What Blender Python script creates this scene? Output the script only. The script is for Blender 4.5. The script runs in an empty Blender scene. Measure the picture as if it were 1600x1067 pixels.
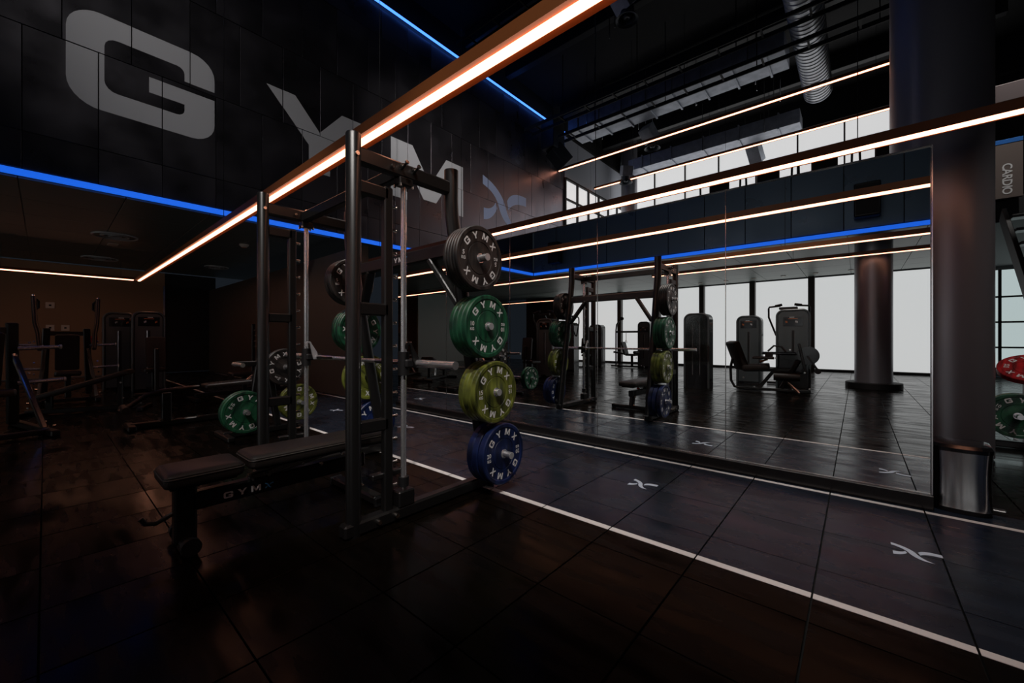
import bpy, bmesh, math, random
from mathutils import Vector, Matrix
from mathutils.geometry import tessellate_polygon

random.seed(7)
PI = math.pi
S = bpy.context.scene
COL = S.collection

# ------------------------------------------------------------------ camera, world, exposure
CAM_H = 1.14
YAW = math.radians(40.7)
F_PX = 627.75
cam_d = bpy.data.cameras.new('camera')
cam_d.sensor_width = 36.0
cam_d.lens = F_PX * 36.0 / 1600.0
cam_d.shift_y = -(533.5 - 530.1) / 1600.0
cam_d.clip_start = 0.05
cam_d.clip_end = 200
cam = bpy.data.objects.new('camera', cam_d)
COL.objects.link(cam)
cam.location = (0, 0, CAM_H)
cam.rotation_euler = (PI / 2, 0, YAW)
S.camera = cam

W = bpy.data.worlds.new('world')
S.world = W
W.use_nodes = True
W.node_tree.nodes['Background'].inputs[0].default_value = (0.35, 0.45, 0.6, 1)
W.node_tree.nodes['Background'].inputs[1].default_value = 0.02
S.view_settings.view_transform = 'Standard'
S.view_settings.look = 'None'
S.view_settings.exposure = 0.18
S.view_settings.gamma = 1.0
S.view_settings.use_curve_mapping = False

# light levels of the place's own lamps and windows
WINDOW_L = 0.55
STRIP_L = 4.0
BLUE_L = 0.65

# ------------------------------------------------------------------ materials
MATS = {}


def mat(name, base=(0.02, 0.02, 0.02), rough=0.5, metal=0.0, emit=None, es=0.0, spec=0.5, coat=0.0, alpha=1.0,
        trans=0.0, noise=None, bump=None, rnoise=None, vary=0.0):
    """noise=(color2, scale, stretch xyz, lo, hi); bump=(scale, strength); rnoise=(scale, lo, hi, stretch)"""
    if name in MATS:
        return MATS[name]
    m = bpy.data.materials.new(name)
    m.use_nodes = True
    nt = m.node_tree
    b = nt.nodes['Principled BSDF']
    b.inputs['Base Color'].default_value = (*base, 1)
    b.inputs['Roughness'].default_value = rough
    b.inputs['Metallic'].default_value = metal
    b.inputs['Specular IOR Level'].default_value = spec
    b.inputs['Coat Weight'].default_value = coat
    b.inputs['Coat Roughness'].default_value = 0.08
    b.inputs['Alpha'].default_value = alpha
    b.inputs['Transmission Weight'].default_value = trans
    if emit:
        b.inputs['Emission Color'].default_value = (*emit, 1)
        b.inputs['Emission Strength'].default_value = es
    tc = None

    def coords(stretch):
        nonlocal tc
        if tc is None:
            tc = nt.nodes.new('ShaderNodeTexCoord')
        mp = nt.nodes.new('ShaderNodeMapping')
        mp.inputs['Scale'].default_value = stretch
        nt.links.new(tc.outputs['Object'], mp.inputs['Vector'])
        if vary:
            oi = nt.nodes.new('ShaderNodeObjectInfo')
            mu = nt.nodes.new('ShaderNodeMath')
            mu.operation = 'MULTIPLY'
            mu.inputs[1].default_value = 37.0
            nt.links.new(oi.outputs['Random'], mu.inputs[0])
            nt.links.new(mu.outputs[0], mp.inputs['Location'])
        return mp.outputs['Vector']
    if noise:
        c2, sc, st, lo, hi = noise
        n = nt.nodes.new('ShaderNodeTexNoise')
        n.inputs['Scale'].default_value = sc
        n.inputs['Detail'].default_value = 6
        nt.links.new(coords(st), n.inputs['Vector'])
        r = nt.nodes.new('ShaderNodeValToRGB')
        r.color_ramp.elements[0].position = lo
        r.color_ramp.elements[1].position = hi
        r.color_ramp.elements[0].color = (*base, 1)
        r.color_ramp.elements[1].color = (*c2, 1)
        nt.links.new(n.outputs['Fac'], r.inputs['Fac'])
        nt.links.new(r.outputs['Color'], b.inputs['Base Color'])
    if rnoise:
        sc, lo, hi, st = rnoise
        n = nt.nodes.new('ShaderNodeTexNoise')
        n.inputs['Scale'].default_value = sc
        n.inputs['Detail'].default_value = 5
        nt.links.new(coords(st), n.inputs['Vector'])
        mr = nt.nodes.new('ShaderNodeMapRange')
        mr.inputs['From Min'].default_value = 0.35
        mr.inputs['From Max'].default_value = 0.65
        mr.inputs['To Min'].default_value = lo
        mr.inputs['To Max'].default_value = hi
        nt.links.new(n.outputs['Fac'], mr.inputs['Value'])
        nt.links.new(mr.outputs['Result'], b.inputs['Roughness'])
    if bump:
        sc, stg = bump
        n = nt.nodes.new('ShaderNodeTexNoise')
        n.inputs['Scale'].default_value = sc
        n.inputs['Detail'].default_value = 4
        nt.links.new(coords((1, 1, 1)), n.inputs['Vector'])
        bp = nt.nodes.new('ShaderNodeBump')
        bp.inputs['Strength'].default_value = stg
        bp.inputs['Distance'].default_value = 0.01
        nt.links.new(n.outputs['Fac'], bp.inputs['Height'])
        nt.links.new(bp.outputs['Normal'], b.inputs['Normal'])
    MATS[name] = m
    return m


BLACK = mat('black_powdercoat', (0.008, 0.0078, 0.0078), 0.34, spec=0.6)
BLACKG = mat('black_gloss_plastic', (0.010, 0.010, 0.012), 0.14, coat=0.5)
MATTE = mat('matte_black', (0.006, 0.006, 0.007), 0.6)
PANELM = mat('machine_shield_grey', (0.075, 0.088, 0.092), 0.32)
CHROME = mat('chrome', (0.84, 0.84, 0.86), 0.17, 0.85)
STEEL = mat('brushed_steel', (0.66, 0.65, 0.64), 0.17, 1.0)
BOLT = mat('bolt_steel', (0.85, 0.80, 0.75), 0.22, 1.0)
WHITE = mat('white_print', (0.80, 0.80, 0.80), 0.5)
LTGREY = mat('hook_grey', (0.55, 0.56, 0.58), 0.35, 0.4)
PAD = mat('pad_leather', (0.022, 0.018, 0.016), 0.42, bump=(160, 0.12))
SEAM = mat('pad_piping', (0.05, 0.045, 0.04), 0.5)
BLUEP = mat('blue_print', (0.10, 0.48, 1.0), 0.5)
ORANGEP = mat('orange_print', (0.75, 0.20, 0.05), 0.5)
REDP = mat('red_plastic', (0.55, 0.02, 0.015), 0.35)
MIRROR = mat('mirror_glass', (0.86, 0.88, 0.88), 0.0, 1.0)
WINDOW = mat('daylit_blind', (0.7, 0.7, 0.7), 0.6, emit=(1.0, 1.0, 1.0), es=WINDOW_L)
LED = mat('warm_led_diffuser', (0.8, 0.6, 0.5), 0.5, emit=(1.0, 0.42, 0.25), es=STRIP_L)
LEDHOUSE = mat('halo_orange_led_housing', (0.22, 0.065, 0.012), 0.5)  # orange halo around the strips painted into the housing colour
BLUELED = mat('blue_led_cove', (0.1, 0.2, 0.6), 0.5, emit=(0.012, 0.16, 1.0), es=BLUE_L)
BLUELED2 = mat('blue_led_line', (0.1, 0.2, 0.6), 0.5, emit=(0.06, 0.22, 1.0), es=2.2)
WALLP = mat('wall_panel_satin', (0.23, 0.22, 0.255), 0.32, 0.95, rnoise=(1.2, 0.26, 0.42, (1, 1, 1)), vary=1)
WALLD = mat('dark_wall', (0.020, 0.018, 0.017), 0.6)
SOFF = mat('soffit_panel', (0.10, 0.15, 0.21), 0.33, 0.5, vary=1, rnoise=(1.0, 0.26, 0.42, (1, 1, 1)))
GREYW = mat('grey_plaster', (0.62, 0.65, 0.72), 0.5)
CEIL = mat('ceiling_panel_grey', (0.24, 0.28, 0.26), 0.45)
CEILD = mat('black_ceiling', (0.008, 0.008, 0.009), 0.8)
LETTER = mat('letter_paint_grey', (0.80, 0.81, 0.86), 0.5)
LETTERX = mat('letter_paint_blue', (0.50, 0.62, 0.95), 0.45)
TILE = mat('rubber_tile_brown', (0.0022, 0.0016, 0.0011), 0.4, spec=0.10, noise=((0.0065, 0.0043, 0.0027), 3, (1, 4, 1), 0.25, 0.85),
           rnoise=(2.2, 0.12, 0.33, (1, 5, 1)), bump=(260, 0.03), vary=1)
LANE = mat('rubber_tile_blue', (0.007, 0.0105, 0.018), 0.4, spec=0.4, noise=((0.019, 0.027, 0.043), 3, (1, 3, 1), 0.25, 0.8),
           rnoise=(2.2, 0.14, 0.36, (1, 3, 1)), bump=(260, 0.05), vary=1)
JOINT = mat('joint_black', (0.002, 0.002, 0.002), 0.9)
PAINT = mat('floor_paint_white', (0.78, 0.74, 0.72), 0.5, bump=(120, 0.1))
MARK = mat('floor_mark_blue_white', (0.60, 0.68, 0.80), 0.45)
COLM = mat('column_bronze_grey', (0.30, 0.295, 0.325), 0.34, 0.55, rnoise=(3, 0.32, 0.40, (1, 1, 0.3)))
GALV = mat('galvanised_duct', (0.42, 0.46, 0.53), 0.42, 0.6, noise=((0.56, 0.60, 0.68), 5, (1, 1, 1), 0.35, 0.65))
GALVD = mat('dark_duct', (0.05, 0.06, 0.075), 0.4, 0.4)
MULL = mat('mullion_bronze', (0.035, 0.026, 0.020), 0.45)
GLASSP = mat('glass_teal', (0.4, 0.5, 0.5), 0.1, emit=(0.80, 0.95, 0.95), es=0.45)
WHITEP = mat('white_painted_steel', (0.75, 0.77, 0.80), 0.4)
BROWNP = mat('brown_sign_panel', (0.17, 0.135, 0.12), 0.45)
CLEAR = mat('smoked_polycarbonate', (0.05, 0.06, 0.06), 0.06, coat=1.0, alpha=0.35)
WIRE = mat('wire_dark', (0.02, 0.02, 0.02), 0.4, 0.5)


def rubber(name, a, b, lo=0.38, hi=0.62):
    return mat(name, a, 0.42, noise=(b, 2.6, (9.0, 1.7, 1.0), lo, hi), bump=(220, 0.10), vary=1)


PL = {
    5: rubber('plate_black', (0.010, 0.010, 0.010), (0.045, 0.038, 0.035)),
    10: rubber('plate_green', (0.006, 0.032, 0.020), (0.018, 0.12, 0.055)),
    15: rubber('plate_yellow', (0.020, 0.026, 0.007), (0.17, 0.195, 0.030), 0.36, 0.60),
    20: rubber('plate_blue', (0.003, 0.007, 0.030), (0.008, 0.020, 0.095)),
    25: rubber('plate_red', (0.16, 0.006, 0.008), (0.55, 0.015, 0.02)),
}
PCOL = {5: 'black', 10: 'green', 15: 'olive yellow', 20: 'dark blue', 25: 'red'}

# ------------------------------------------------------------------ geometry helpers


class G:
    def __init__(s):
        s.v = []
        s.f = []

    def add(s, vs, fs, M=None):
        o = len(s.v)
        if M is not None:
            vs = [M @ Vector(p) for p in vs]
        s.v += [tuple(p) for p in vs]
        s.f += [tuple(i + o for i in q) for q in fs]
        return s

    def box(s, c, d, M=None, bev=0.0):
        cx, cy, cz = c
        hx, hy, hz = d[0] / 2, d[1] / 2, d[2] / 2
        if bev <= 0:
            vs = [(cx + sx * hx, cy + sy * hy, cz + sz * hz) for sx in (-1, 1) for sy in (-1, 1) for sz in (-1, 1)]
            fs = [(0, 1, 3, 2), (4, 6, 7, 5), (0, 4, 5, 1), (2, 3, 7, 6), (0, 2, 6, 4), (1, 5, 7, 3)]
            return s.add(vs, fs, M)
        b = min(bev, hx * 0.98, hy * 0.98, hz * 0.98)
        H = (hx, hy, hz)
        vs, idx = [], {}
        for sx in (-1, 1):
            for sy in (-1, 1):
                for sz in (-1, 1):
                    sg = (sx, sy, sz)
                    for a in range(3):
                        p = [sg[k] * (H[k] if k == a else H[k] - b) for k in range(3)]
                        idx[(sg, a)] = len(vs)
                        vs.append((cx + p[0], cy + p[1], cz + p[2]))
        fs = []
        for a in range(3):
            o1, o2 = [(1, 2), (2, 0), (0, 1)][a]
            for sa in (-1, 1):
                q = []
                for s1, s2 in ((-1, -1), (1, -1), (1, 1), (-1, 1)):
                    sg = [0, 0, 0]
                    sg[a], sg[o1], sg[o2] = sa, s1, s2
                    q.append(idx[(tuple(sg), a)])
                fs.append(tuple(q))
            for s1 in (-1, 1):
                for s2 in (-1, 1):
                    A, B = [0, 0, 0], [0, 0, 0]
                    A[a], A[o1], A[o2] = -1, s1, s2
                    B[a], B[o1], B[o2] = 1, s1, s2
                    A, B = tuple(A), tuple(B)
                    fs.append((idx[(A, o1)], idx[(B, o1)], idx[(B, o2)], idx[(A, o2)]))
        for sx in (-1, 1):
            for sy in (-1, 1):
                for sz in (-1, 1):
                    fs.append(tuple(idx[((sx, sy, sz), a)] for a in range(3)))
        return s.add(vs, fs, M)

    def beam(s, p0, p1, w, h, bev=0.006, up=(0, 0, 1)):
        p0, p1 = Vector(p0), Vector(p1)
        z = (p1 - p0)
        L = z.length
        z.normalize()
        u = Vector(up)
        if abs(u.dot(z)) > 0.98:
            u = Vector((0, 1, 0))
        x = u.cross(z).normalized()
        y = z.cross(x)
        M = Matrix((x, y, z)).transposed().to_4x4()
        M.translation = (p0 + p1) / 2
        return s.box((0, 0, 0), (w, h, L), M, bev)

    def cyl(s, p0, p1, r0, r1=None, n=16, cap=True):
        r1 = r0 if r1 is None else r1
        return s.tube([p0, p1], [r0, r1], n, cap)

    def tube(s, pts, r, n=10, cap=True):
        pts = [Vector(p) for p in pts]
        rs = r if isinstance(r, (list, tuple)) else [r] * len(pts)
        T = []
        for i in range(len(pts)):
            a = pts[max(i - 1, 0)]
            b = pts[min(i + 1, len(pts) - 1)]
            T.append((b - a).normalized())
        u = Vector((0, 0, 1)) if abs(T[0].z) < 0.9 else Vector((1, 0, 0))
        x = u.cross(T[0]).normalized()
        vs, fs = [], []
        for i, p in enumerate(pts):
            x = (x - T[i] * x.dot(T[i])).normalized()
            y = T[i].cross(x)
            k = 1.0
            if 0 < i < len(pts) - 1:
                ca = (pts[i] - pts[i - 1]).normalized().dot(T[i])
                k = 1.0 / max(0.6, ca)
            for j in range(n):
                a = 2 * PI * j / n
                vs.append(p + (x * math.cos(a) + y * math.sin(a)) * rs[i])
        for i in range(len(pts) - 1):
            for j in range(n):
                k = (j + 1) % n
                fs.append((i * n + j, i * n + k, (i + 1) * n + k, (i + 1) * n + j))
        if cap:
            fs.append(tuple(range(n - 1, -1, -1)))
            fs.append(tuple(range((len(pts) - 1) * n, len(pts) * n)))
        return s.add(vs, fs)

    def lathe(s, prof, n=48, M=None, closed=False):
        vs, fs = [], []
        k = len(prof)
        for j in range(n):
            a = 2 * PI * j / n
            ca, sa = math.cos(a), math.sin(a)
            for r, z in prof:
                vs.append((r * ca, r * sa, z))
        m = k if closed else k - 1
        for j in range(n):
            jj = (j + 1) % n
            for i in range(m):
                ii = (i + 1) % k
                fs.append((j * k + i, jj * k + i, jj * k + ii, j * k + ii))
        return s.add(vs, fs, M)

    def prism(s, poly, z0, z1, M=None):
        n = len(poly)
        tri = tessellate_polygon([[Vector((p[0], p[1], 0)) for p in poly]])
        vs = [(p[0], p[1], z0) for p in poly] + [(p[0], p[1], z1) for p in poly]
        fs = [tuple(t) for t in tri] + [tuple(i + n for i in t) for t in tri]
        for i in range(n):
            j = (i + 1) % n
            fs.append((i, j, j + n, i + n))
        return s.add(vs, fs, M)

    def flat(s, poly, M=None, z=0.0):
        tri = tessellate_polygon([[Vector((p[0], p[1], 0)) for p in poly]])
        return s.add([(p[0], p[1], z) for p in poly], [tuple(t) for t in tri], M)

    def mesh(s, name):
        me = bpy.data.meshes.new(name)
        me.from_pydata(s.v, [], s.f)
        bm = bmesh.new()
        bm.from_mesh(me)
        bmesh.ops.recalc_face_normals(bm, faces=bm.faces)
        bm.to_mesh(me)
        bm.free()
        me.polygons.foreach_set('use_smooth', [True] * len(me.polygons))
        me.set_sharp_from_angle(angle=math.radians(32))
        return me


def ob(name, g, m, parent=None, loc=None):
    me = g.mesh(name) if isinstance(g, G) else g
    if not me.materials:
        me.materials.append(m)
    o = bpy.data.objects.new(name, me)
    COL.objects.link(o)
    if parent is not None:
        o.parent = parent
    if loc is not None:
        o.location = loc
    return o


def tag(o, label=None, cat=None, group=None, kind=None):
    if label:
        o['label'] = label
    if cat:
        o['category'] = cat
    if group:
        o['group'] = group
    if kind:
        o['kind'] = kind
    return o


def thing(name, label, cat, loc=(0, 0, 0), rz=0.0, group=None):
    o = bpy.data.objects.new(name, None)
    COL.objects.link(o)
    o.empty_display_size = 0.1
    o.location = loc
    o.rotation_euler = (0, 0, rz)
    return tag(o, label, cat, group)


def struct(name, g, m, label=None):
    o = ob(name, g, m)
    return tag(o, label, None, None, 'structure')


def copy_tree(o, parent=None):
    c = o.copy()
    COL.objects.link(c)
    if parent is not None:
        c.parent = parent
    for ch in list(o.children):
        copy_tree(ch, c)
    return c


def arc(cx, cy, r, a0, a1, n):
    return [(cx + r * math.cos(math.radians(a0 + (a1 - a0) * i / n)), cy + r * math.sin(math.radians(a0 + (a1 - a0) * i / n))) for i in range(n + 1)]


def rrect(w, h, r, n=6, cx=0.0, cy=0.0):
    x, y = w / 2 - r, h / 2 - r
    return (arc(cx + x, cy + y, r, 0, 90, n) + arc(cx - x, cy + y, r, 90, 180, n)
            + arc(cx - x, cy - y, r, 180, 270, n) + arc(cx + x, cy - y, r, 270, 360, n))


# ---- lettering outlines (unit height)
def L_G():
    o = [(1.22, .63)] + arc(1.0, .78, .22, 0, 90, 6) + arc(.25, .75, .25, 90, 180, 7) + arc(.25, .25, .25, 180, 270, 7)
    o += arc(1.0, .22, .22, 270, 360, 6) + [(1.22, .53), (.62, .53), (.62, .36), (.93, .36), (.93, .29)]
    o += arc(.86, .29, .07, 0, -90, 4) + arc(.37, .32, .10, 270, 180, 4) + arc(.37, .68, .10, 180, 90, 4)
    o += arc(.86, .71, .07, 90, 0, 4) + [(.93, .63)]
    return [o]


def L_Y():
    return [[(0, 1), (.33, 1), (.64, .60), (.95, 1), (1.28, 1), (.78, .37), (.78, 0), (.50, 0), (.50, .37)]]


def L_M():
    return [[(0, 0), (0, 1), (.36, 1), (.68, .40), (1.0, 1), (1.36, 1), (1.36, 0), (1.09, 0), (1.09, .62), (.80, .10), (.56, .10), (.27, .62), (.27, 0)]]


def L_X():
    return [[(0, 1), (.33, 1), (.60, .66), (.87, 1), (1.2, 1), (.77, .50), (1.2, 0), (.87, 0), (.60, .34), (.33, 0), (0, 0), (.43, .50)]]


def bez(p0, p1, p2, n=8):
    return [((1 - t) ** 2 * p0[0] + 2 * t * (1 - t) * p1[0] + t * t * p2[0], (1 - t) ** 2 * p0[1] + 2 * t * (1 - t) * p1[1] + t * t * p2[1]) for t in [i / n for i in range(n + 1)]]


def L_XB():
    """curved brand X: a tapering blade and a crossing curved stroke in two pieces"""
    blade = bez((0, 1), (.50, .85), (.62, .45)) + bez((.62, .45), (.72, .12), (1.0, 0))
    blade += bez((.78, 0), (.52, .10), (.42, .42)) + bez((.42, .42), (.34, .70), (0, .80))
    up = bez((.66, .62), (.78, .92), (1.25, .88)) + bez((1.25, .66), (.86, .68), (.70, .42))
    lo = bez((.02, .02), (.25, .05), (.38, .36)) + [(.34, .50)] + bez((.30, .42), (.20, .27), (.02, .28))
    return [blade, up, lo]


GLY = {'G': (L_G(), 1.22), 'Y': (L_Y(), 1.28), 'M': (L_M(), 1.36), 'X': (L_X(), 1.2), 'B': (L_XB(), 1.25)}


def text_mesh(txt, size, sx=1.0, bold=0.0):
    cu = bpy.data.curves.new('t', 'FONT')
    cu.body = txt
    cu.size = size
    cu.offset = bold
    cu.align_x = 'CENTER'
    cu.align_y = 'CENTER'
    cu.resolution_u = 3
    o = bpy.data.objects.new('t', cu)
    COL.objects.link(o)
    dg = bpy.context.evaluated_depsgraph_get()
    me = bpy.data.meshes.new_from_object(o.evaluated_get(dg))
    vs = [(v.co.x * sx, v.co.y, 0) for v in me.vertices]
    fs = [tuple(p.vertices) for p in me.polygons]
    bpy.data.objects.remove(o)
    bpy.data.curves.remove(cu)
    bpy.data.meshes.remove(me)
    return vs, fs


# =================================================================== LARGE STRUCTURE
MY = 3.877            # mirror plane
XF = -8.8             # far wall with the big letters
ZC = 3.40             # low ceiling
ZT = 9.35             # top of the tall walls
SY = -3.65            # soffit face opposite the mirror
WY = -10.3            # opposite window wall
XA = -18.0            # back wall of the alcove
XR = 8.0              # right hand wall
BY = 18.9             # far window wall beyond the mirror
L1, L2 = 2.223, 3.780  # white floor lines

# ---- floor and its tiles
floor = struct('floor', G().box(((XA + XR) / 2, (WY + BY) / 2, -0.11), (XR - XA + .4, BY - WY + .4, 0.18)), JOINT)
TX, TY = 0.4890, 0.5050
tg = G()
hx, hy, b = TX / 2 - 0.004, TY / 2 - 0.003, 0.0008
tv = [(-hx, -hy, -.02), (hx, -hy, -.02), (hx, hy, -.02), (-hx, hy, -.02), (-hx, -hy, -b), (hx, -hy, -b), (hx, hy, -b), (-hx, hy, -b),
      (-hx + b, -hy + b, 0), (hx - b, -hy + b, 0), (hx - b, hy - b, 0), (-hx + b, hy - b, 0)]
tf = [(8, 9, 10, 11)] + [(i, (i + 1) % 4, (i + 1) % 4 + 4, i + 4) for i in range(4)] + [(i + 4, (i + 1) % 4 + 4, (i + 1) % 4 + 8, i + 8) for i in range(4)]
tile_brown = G().add(tv, tf).mesh('tile')
tile_brown.materials.append(TILE)
tile_lane = G().add(tv, tf).mesh('tile')
tile_lane.materials.append(LANE)
# the row under the outer line is half lane colour, half room colour
YS = L1 - (2.51 - TY / 2)


def split_tile(dx=0.0, dy=0.0):
    a = [(-hx, -hy), (hx, -hy), (hx, YS), (-hx, YS)]
    c = [(-hx, YS), (hx, YS), (hx, hy), (-hx, hy)]
    return [([(p[0] + dx, p[1] + dy, -.02) for p in q] + [(p[0] + dx, p[1] + dy, 0) for p in q],
             [(4, 5, 6, 7)] + [(i, (i + 1) % 4, (i + 1) % 4 + 4, i + 4) for i in range(4)]) for q in (a, c)]


g = G()
for vs_, fs_ in split_tile():
    g.add(vs_, fs_)
tile_split = g.mesh('tile')
tile_split.materials.append(TILE)
tile_split.materials.append(LANE)
for p_ in tile_split.polygons:
    p_.material_index = 1 if p_.center.y > YS + .001 or (abs(p_.center.y - YS) < .001 and p_.index > 4) else 0
cs, sn = math.cos(YAW), math.sin(YAW)


def depth(x, y):
    return -sn * x + cs * y, cs * x + sn * y


tiles = []
for i in range(-20, 40):
    for j in range(-27, 32):
        x = 0.3353 - TX / 2 - i * TX
        y = 2.51 + TY / 2 + j * TY
        if not (XA + .3 < x < XR - .3 and WY + .25 < y < BY - .3):
            continue
        lane = L1 - .05 < y < L2 + .2
        fw, rt = depth(x, y)
        vis = fw > 0.9 and abs(rt / fw) < 1.42 and F_PX * CAM_H / fw < 600 and (y < MY - .1 or x > 0.3)
        tiles.append((fw if vis else 1e6, x, y, lane))
tiles.sort(key=lambda t: t[0])
rest = {True: G(), False: G()}
cnt = 0
for d, x, y, lane in tiles:
    if cnt < 296 and d < 1e5:
        o = bpy.data.objects.new('tile', tile_split if abs(y - (2.51 - TY / 2)) < .01 else tile_lane if lane else tile_brown)
        COL.objects.link(o)
        o.parent = floor
        o.location = (x, y, 0)
        cnt += 1
    elif abs(y - (2.51 - TY / 2)) < .01:
        for q_, (vs_, fs_) in enumerate(split_tile(x, y)):
            rest[q_ == 1].add(vs_, fs_)
    else:
        rest[lane].add([(a + x, c + y, e) for a, c, e in tv], tf)
for lane in (True, False):
    tag(ob('tile_field', rest[lane], LANE if lane else TILE, floor), kind='stuff')


def line_obj(y, w, label, x0, x1):
    g = G()
    k0 = math.ceil((x0 - 0.3353) / TX)
    xs = [x0]
    k = k0
    while 0.3353 + k * TX < x1:
        xs.append(0.3353 + k * TX)
        k += 1
    xs.append(x1)
    for a, b_ in zip(xs[:-1], xs[1:]):
        if b_ - a > 0.03:
            g.box(((a + b_) / 2, y, 0.0008), (b_ - a - 0.008, w, 0.0016))
    o = ob('floor_line', g, PAINT)
    return tag(o, label, 'floor line', 'white lines along the training lane')


line_obj(L1, 0.045, 'white painted floor line along the outer edge of the training lane', -16.5, 5.0)
line_obj(L2, 0.042, 'white painted floor line close along the foot of the mirror', -16.5, 5.0)


def floor_x(x, y, rz, label):
    g = G()
    sc = 0.105
    for poly in L_XB():
        g.prism([((p[0] - .6) * sc * 1.5, (p[1] - .5) * sc * 1.5) for p in poly], 0, 0.0015)
    o = ob('floor_mark', g, MARK)
    o.location = (x, y, 0.0002)
    o.rotation_euler = (0, 0, rz)
    return tag(o, label, 'floor mark', 'X marks along the training lane')


floor_x(0.235, 3.02, 0, 'pale blue X mark on the lane tile nearest the steel bin')
floor_x(-1.28, 3.06, 0, 'pale blue X mark on the lane tiles to the right of the plate stack')
floor_x(-4.45, 3.06, 0, 'pale blue X mark on the lane half hidden behind the rack upright')
floor_x(-6.35, 3.06, 0, 'pale blue X mark on the lane seen through the rack between its front uprights')

# ---- far wall, with panels in staggered rows
wf = struct('wall_far', G().box((XF - 0.12, (SY + BY) / 2, (ZC + .1 + ZT) / 2), (0.16, BY - SY, ZT - ZC - .1)), WALLD)
ROWS = [(3.52, 4.05, 0.0), (4.05, 5.53, 0.0), (5.53, 7.04, 0.37), (7.04, 8.52, 0.0), (8.52, 9.20, 0.37)]
PW = 0.744
panels = []
pm = {}
for r, (z0, z1, off) in enumerate(ROWS):
    k = -6
    while True:
        y0 = 0.535 + off + k * PW
        k += 1
        if y0 + PW < SY:
            continue
        if y0 > 13.40:
            break
        a, c = max(y0, SY + .01), min(y0 + PW, 13.42)
        if c - a < 0.05:
            continue
        proud = random.choice((0.0, 0.003, 0.006, 0.009))
        key = (r, round(c - a, 3))
        if key not in pm:
            pm[key] = G().box((0, 0, 0), (0.04, c - a - 0.012, z1 - z0 - 0.012), bev=0.0008).mesh('panel')
            pm[key].materials.append(WALLP)
        o = bpy.data.objects.new('panel', pm[key])
        COL.objects.link(o)
        o.parent = wf
        o.location = (XF - 0.02 + proud - 0.018, (a + c) / 2, (z0 + z1) / 2)
        panels.append((a + .007, c - .007, z0 + .007, z1 - .007, XF - 0.018 + proud))
# plain grey continuation beyond the panels, with a strip of window below it
g = G()
for a, c in ((13.43, 15.45), (15.47, 17.3), (17.32, 18.8)):
    g.box((XF - 0.015, (a + c) / 2, (7.55 + 9.2) / 2), (0.05, c - a, 9.2 - 7.55), bev=.003)
ob('plaster', g, GREYW, wf)


def clip(poly, ax, val, keep_gt):
    out = []
    n = len(poly)
    for i in range(n):
        p, q = poly[i], poly[(i + 1) % n]
        ip = (p[ax] >= val) if keep_gt else (p[ax] <= val)
        iq = (q[ax] >= val) if keep_gt else (q[ax] <= val)
        if ip:
            out.append(p)
        if ip != iq:
            t = (val - p[ax]) / (q[ax] - p[ax])
            out.append((p[0] + t * (q[0] - p[0]), p[1] + t * (q[1] - p[1])))
    return out


sign = thing('wall_lettering', 'huge grey letters G Y M and bluish X painted high on the panelled wall', 'lettering', (XF, 5.5, 4.05))
for ch, y0, y1, z0, z1, m in (('G', .20, 2.0, 4.66, 6.14, LETTER), ('Y', 2.84, 4.90, 4.72, 6.18, LETTER), ('M', 5.62, 8.03, 4.74, 6.20, LETTER), ('B', 8.86, 11.0, 4.85, 6.25, LETTERX)):
    polys, w = GLY[ch]
    g = G()
    for poly in polys:
        pts = [(y0 + p[0] / w * (y1 - y0), z0 + p[1] * (z1 - z0)) for p in poly]
        tri = tessellate_polygon([[Vector((p[0], p[1], 0)) for p in pts]])
        for t in tri:
            T = [pts[i] for i in t]
            for a, c, e, f_, px in panels:
                q = clip(clip(clip(clip(T, 0, a, True), 0, c, False), 1, e, True), 1, f_, False)
                if len(q) >= 3:
                    g.add([(px + 0.0025 - XF, p[0] - 5.5, p[1] - 4.05) for p in q], [tuple(range(len(q)))])
    ob('letter', g, m, sign)

# blue cove along the far wall and along the soffit, upper blue line
tag(ob('cove_light', G().box((XF + 0.005, (SY + 6.6) / 2, 3.455), (0.05, 6.6 - SY - .1, 0.085)), BLUELED),
    'blue light cove under the lettered wall', 'cove light', 'blue light lines')
tag(ob('cove_light', G().box(((XF + XR) / 2, SY + 0.005, 3.455), (XR - XF - .1, 0.05, 0.085)), BLUELED),
    'blue light cove along the soffit opposite the mirror', 'cove light', 'blue light lines')
tag(ob('cove_light', G().box((XF + 0.03, 5.0, 9.30), (0.05, 17.0, 0.035)), BLUELED2),
    'thin bright blue light line along the top of the lettered wall', 'cove light', 'blue light lines')

# ---- soffit wall opposite the mirror
ws = struct('wall_opposite', G().box(((XF + XR) / 2, SY - .12, (3.5 + ZT) / 2), (XR - XF, 0.16, ZT - 3.5)), WALLD)
pmesh = {}
for z0, z1 in ((3.52, 5.30), (5.30, 7.1)):
    x = XF + .02
    while x < 3.0:
        key = z0
        if key not in pmesh:
            pmesh[key] = G().box((0, 0, 0), (0.936, 0.04, z1 - z0 - .012), bev=.003).mesh('panel')
            pmesh[key].materials.append(SOFF)
        o = bpy.data.objects.new('panel', pmesh[key])
        COL.objects.link(o)
        o.parent = ws
        o.location = (x + .475, SY - .02 - random.choice((0, .004, .008)), (z0 + z1) / 2)
        x += 0.95

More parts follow.
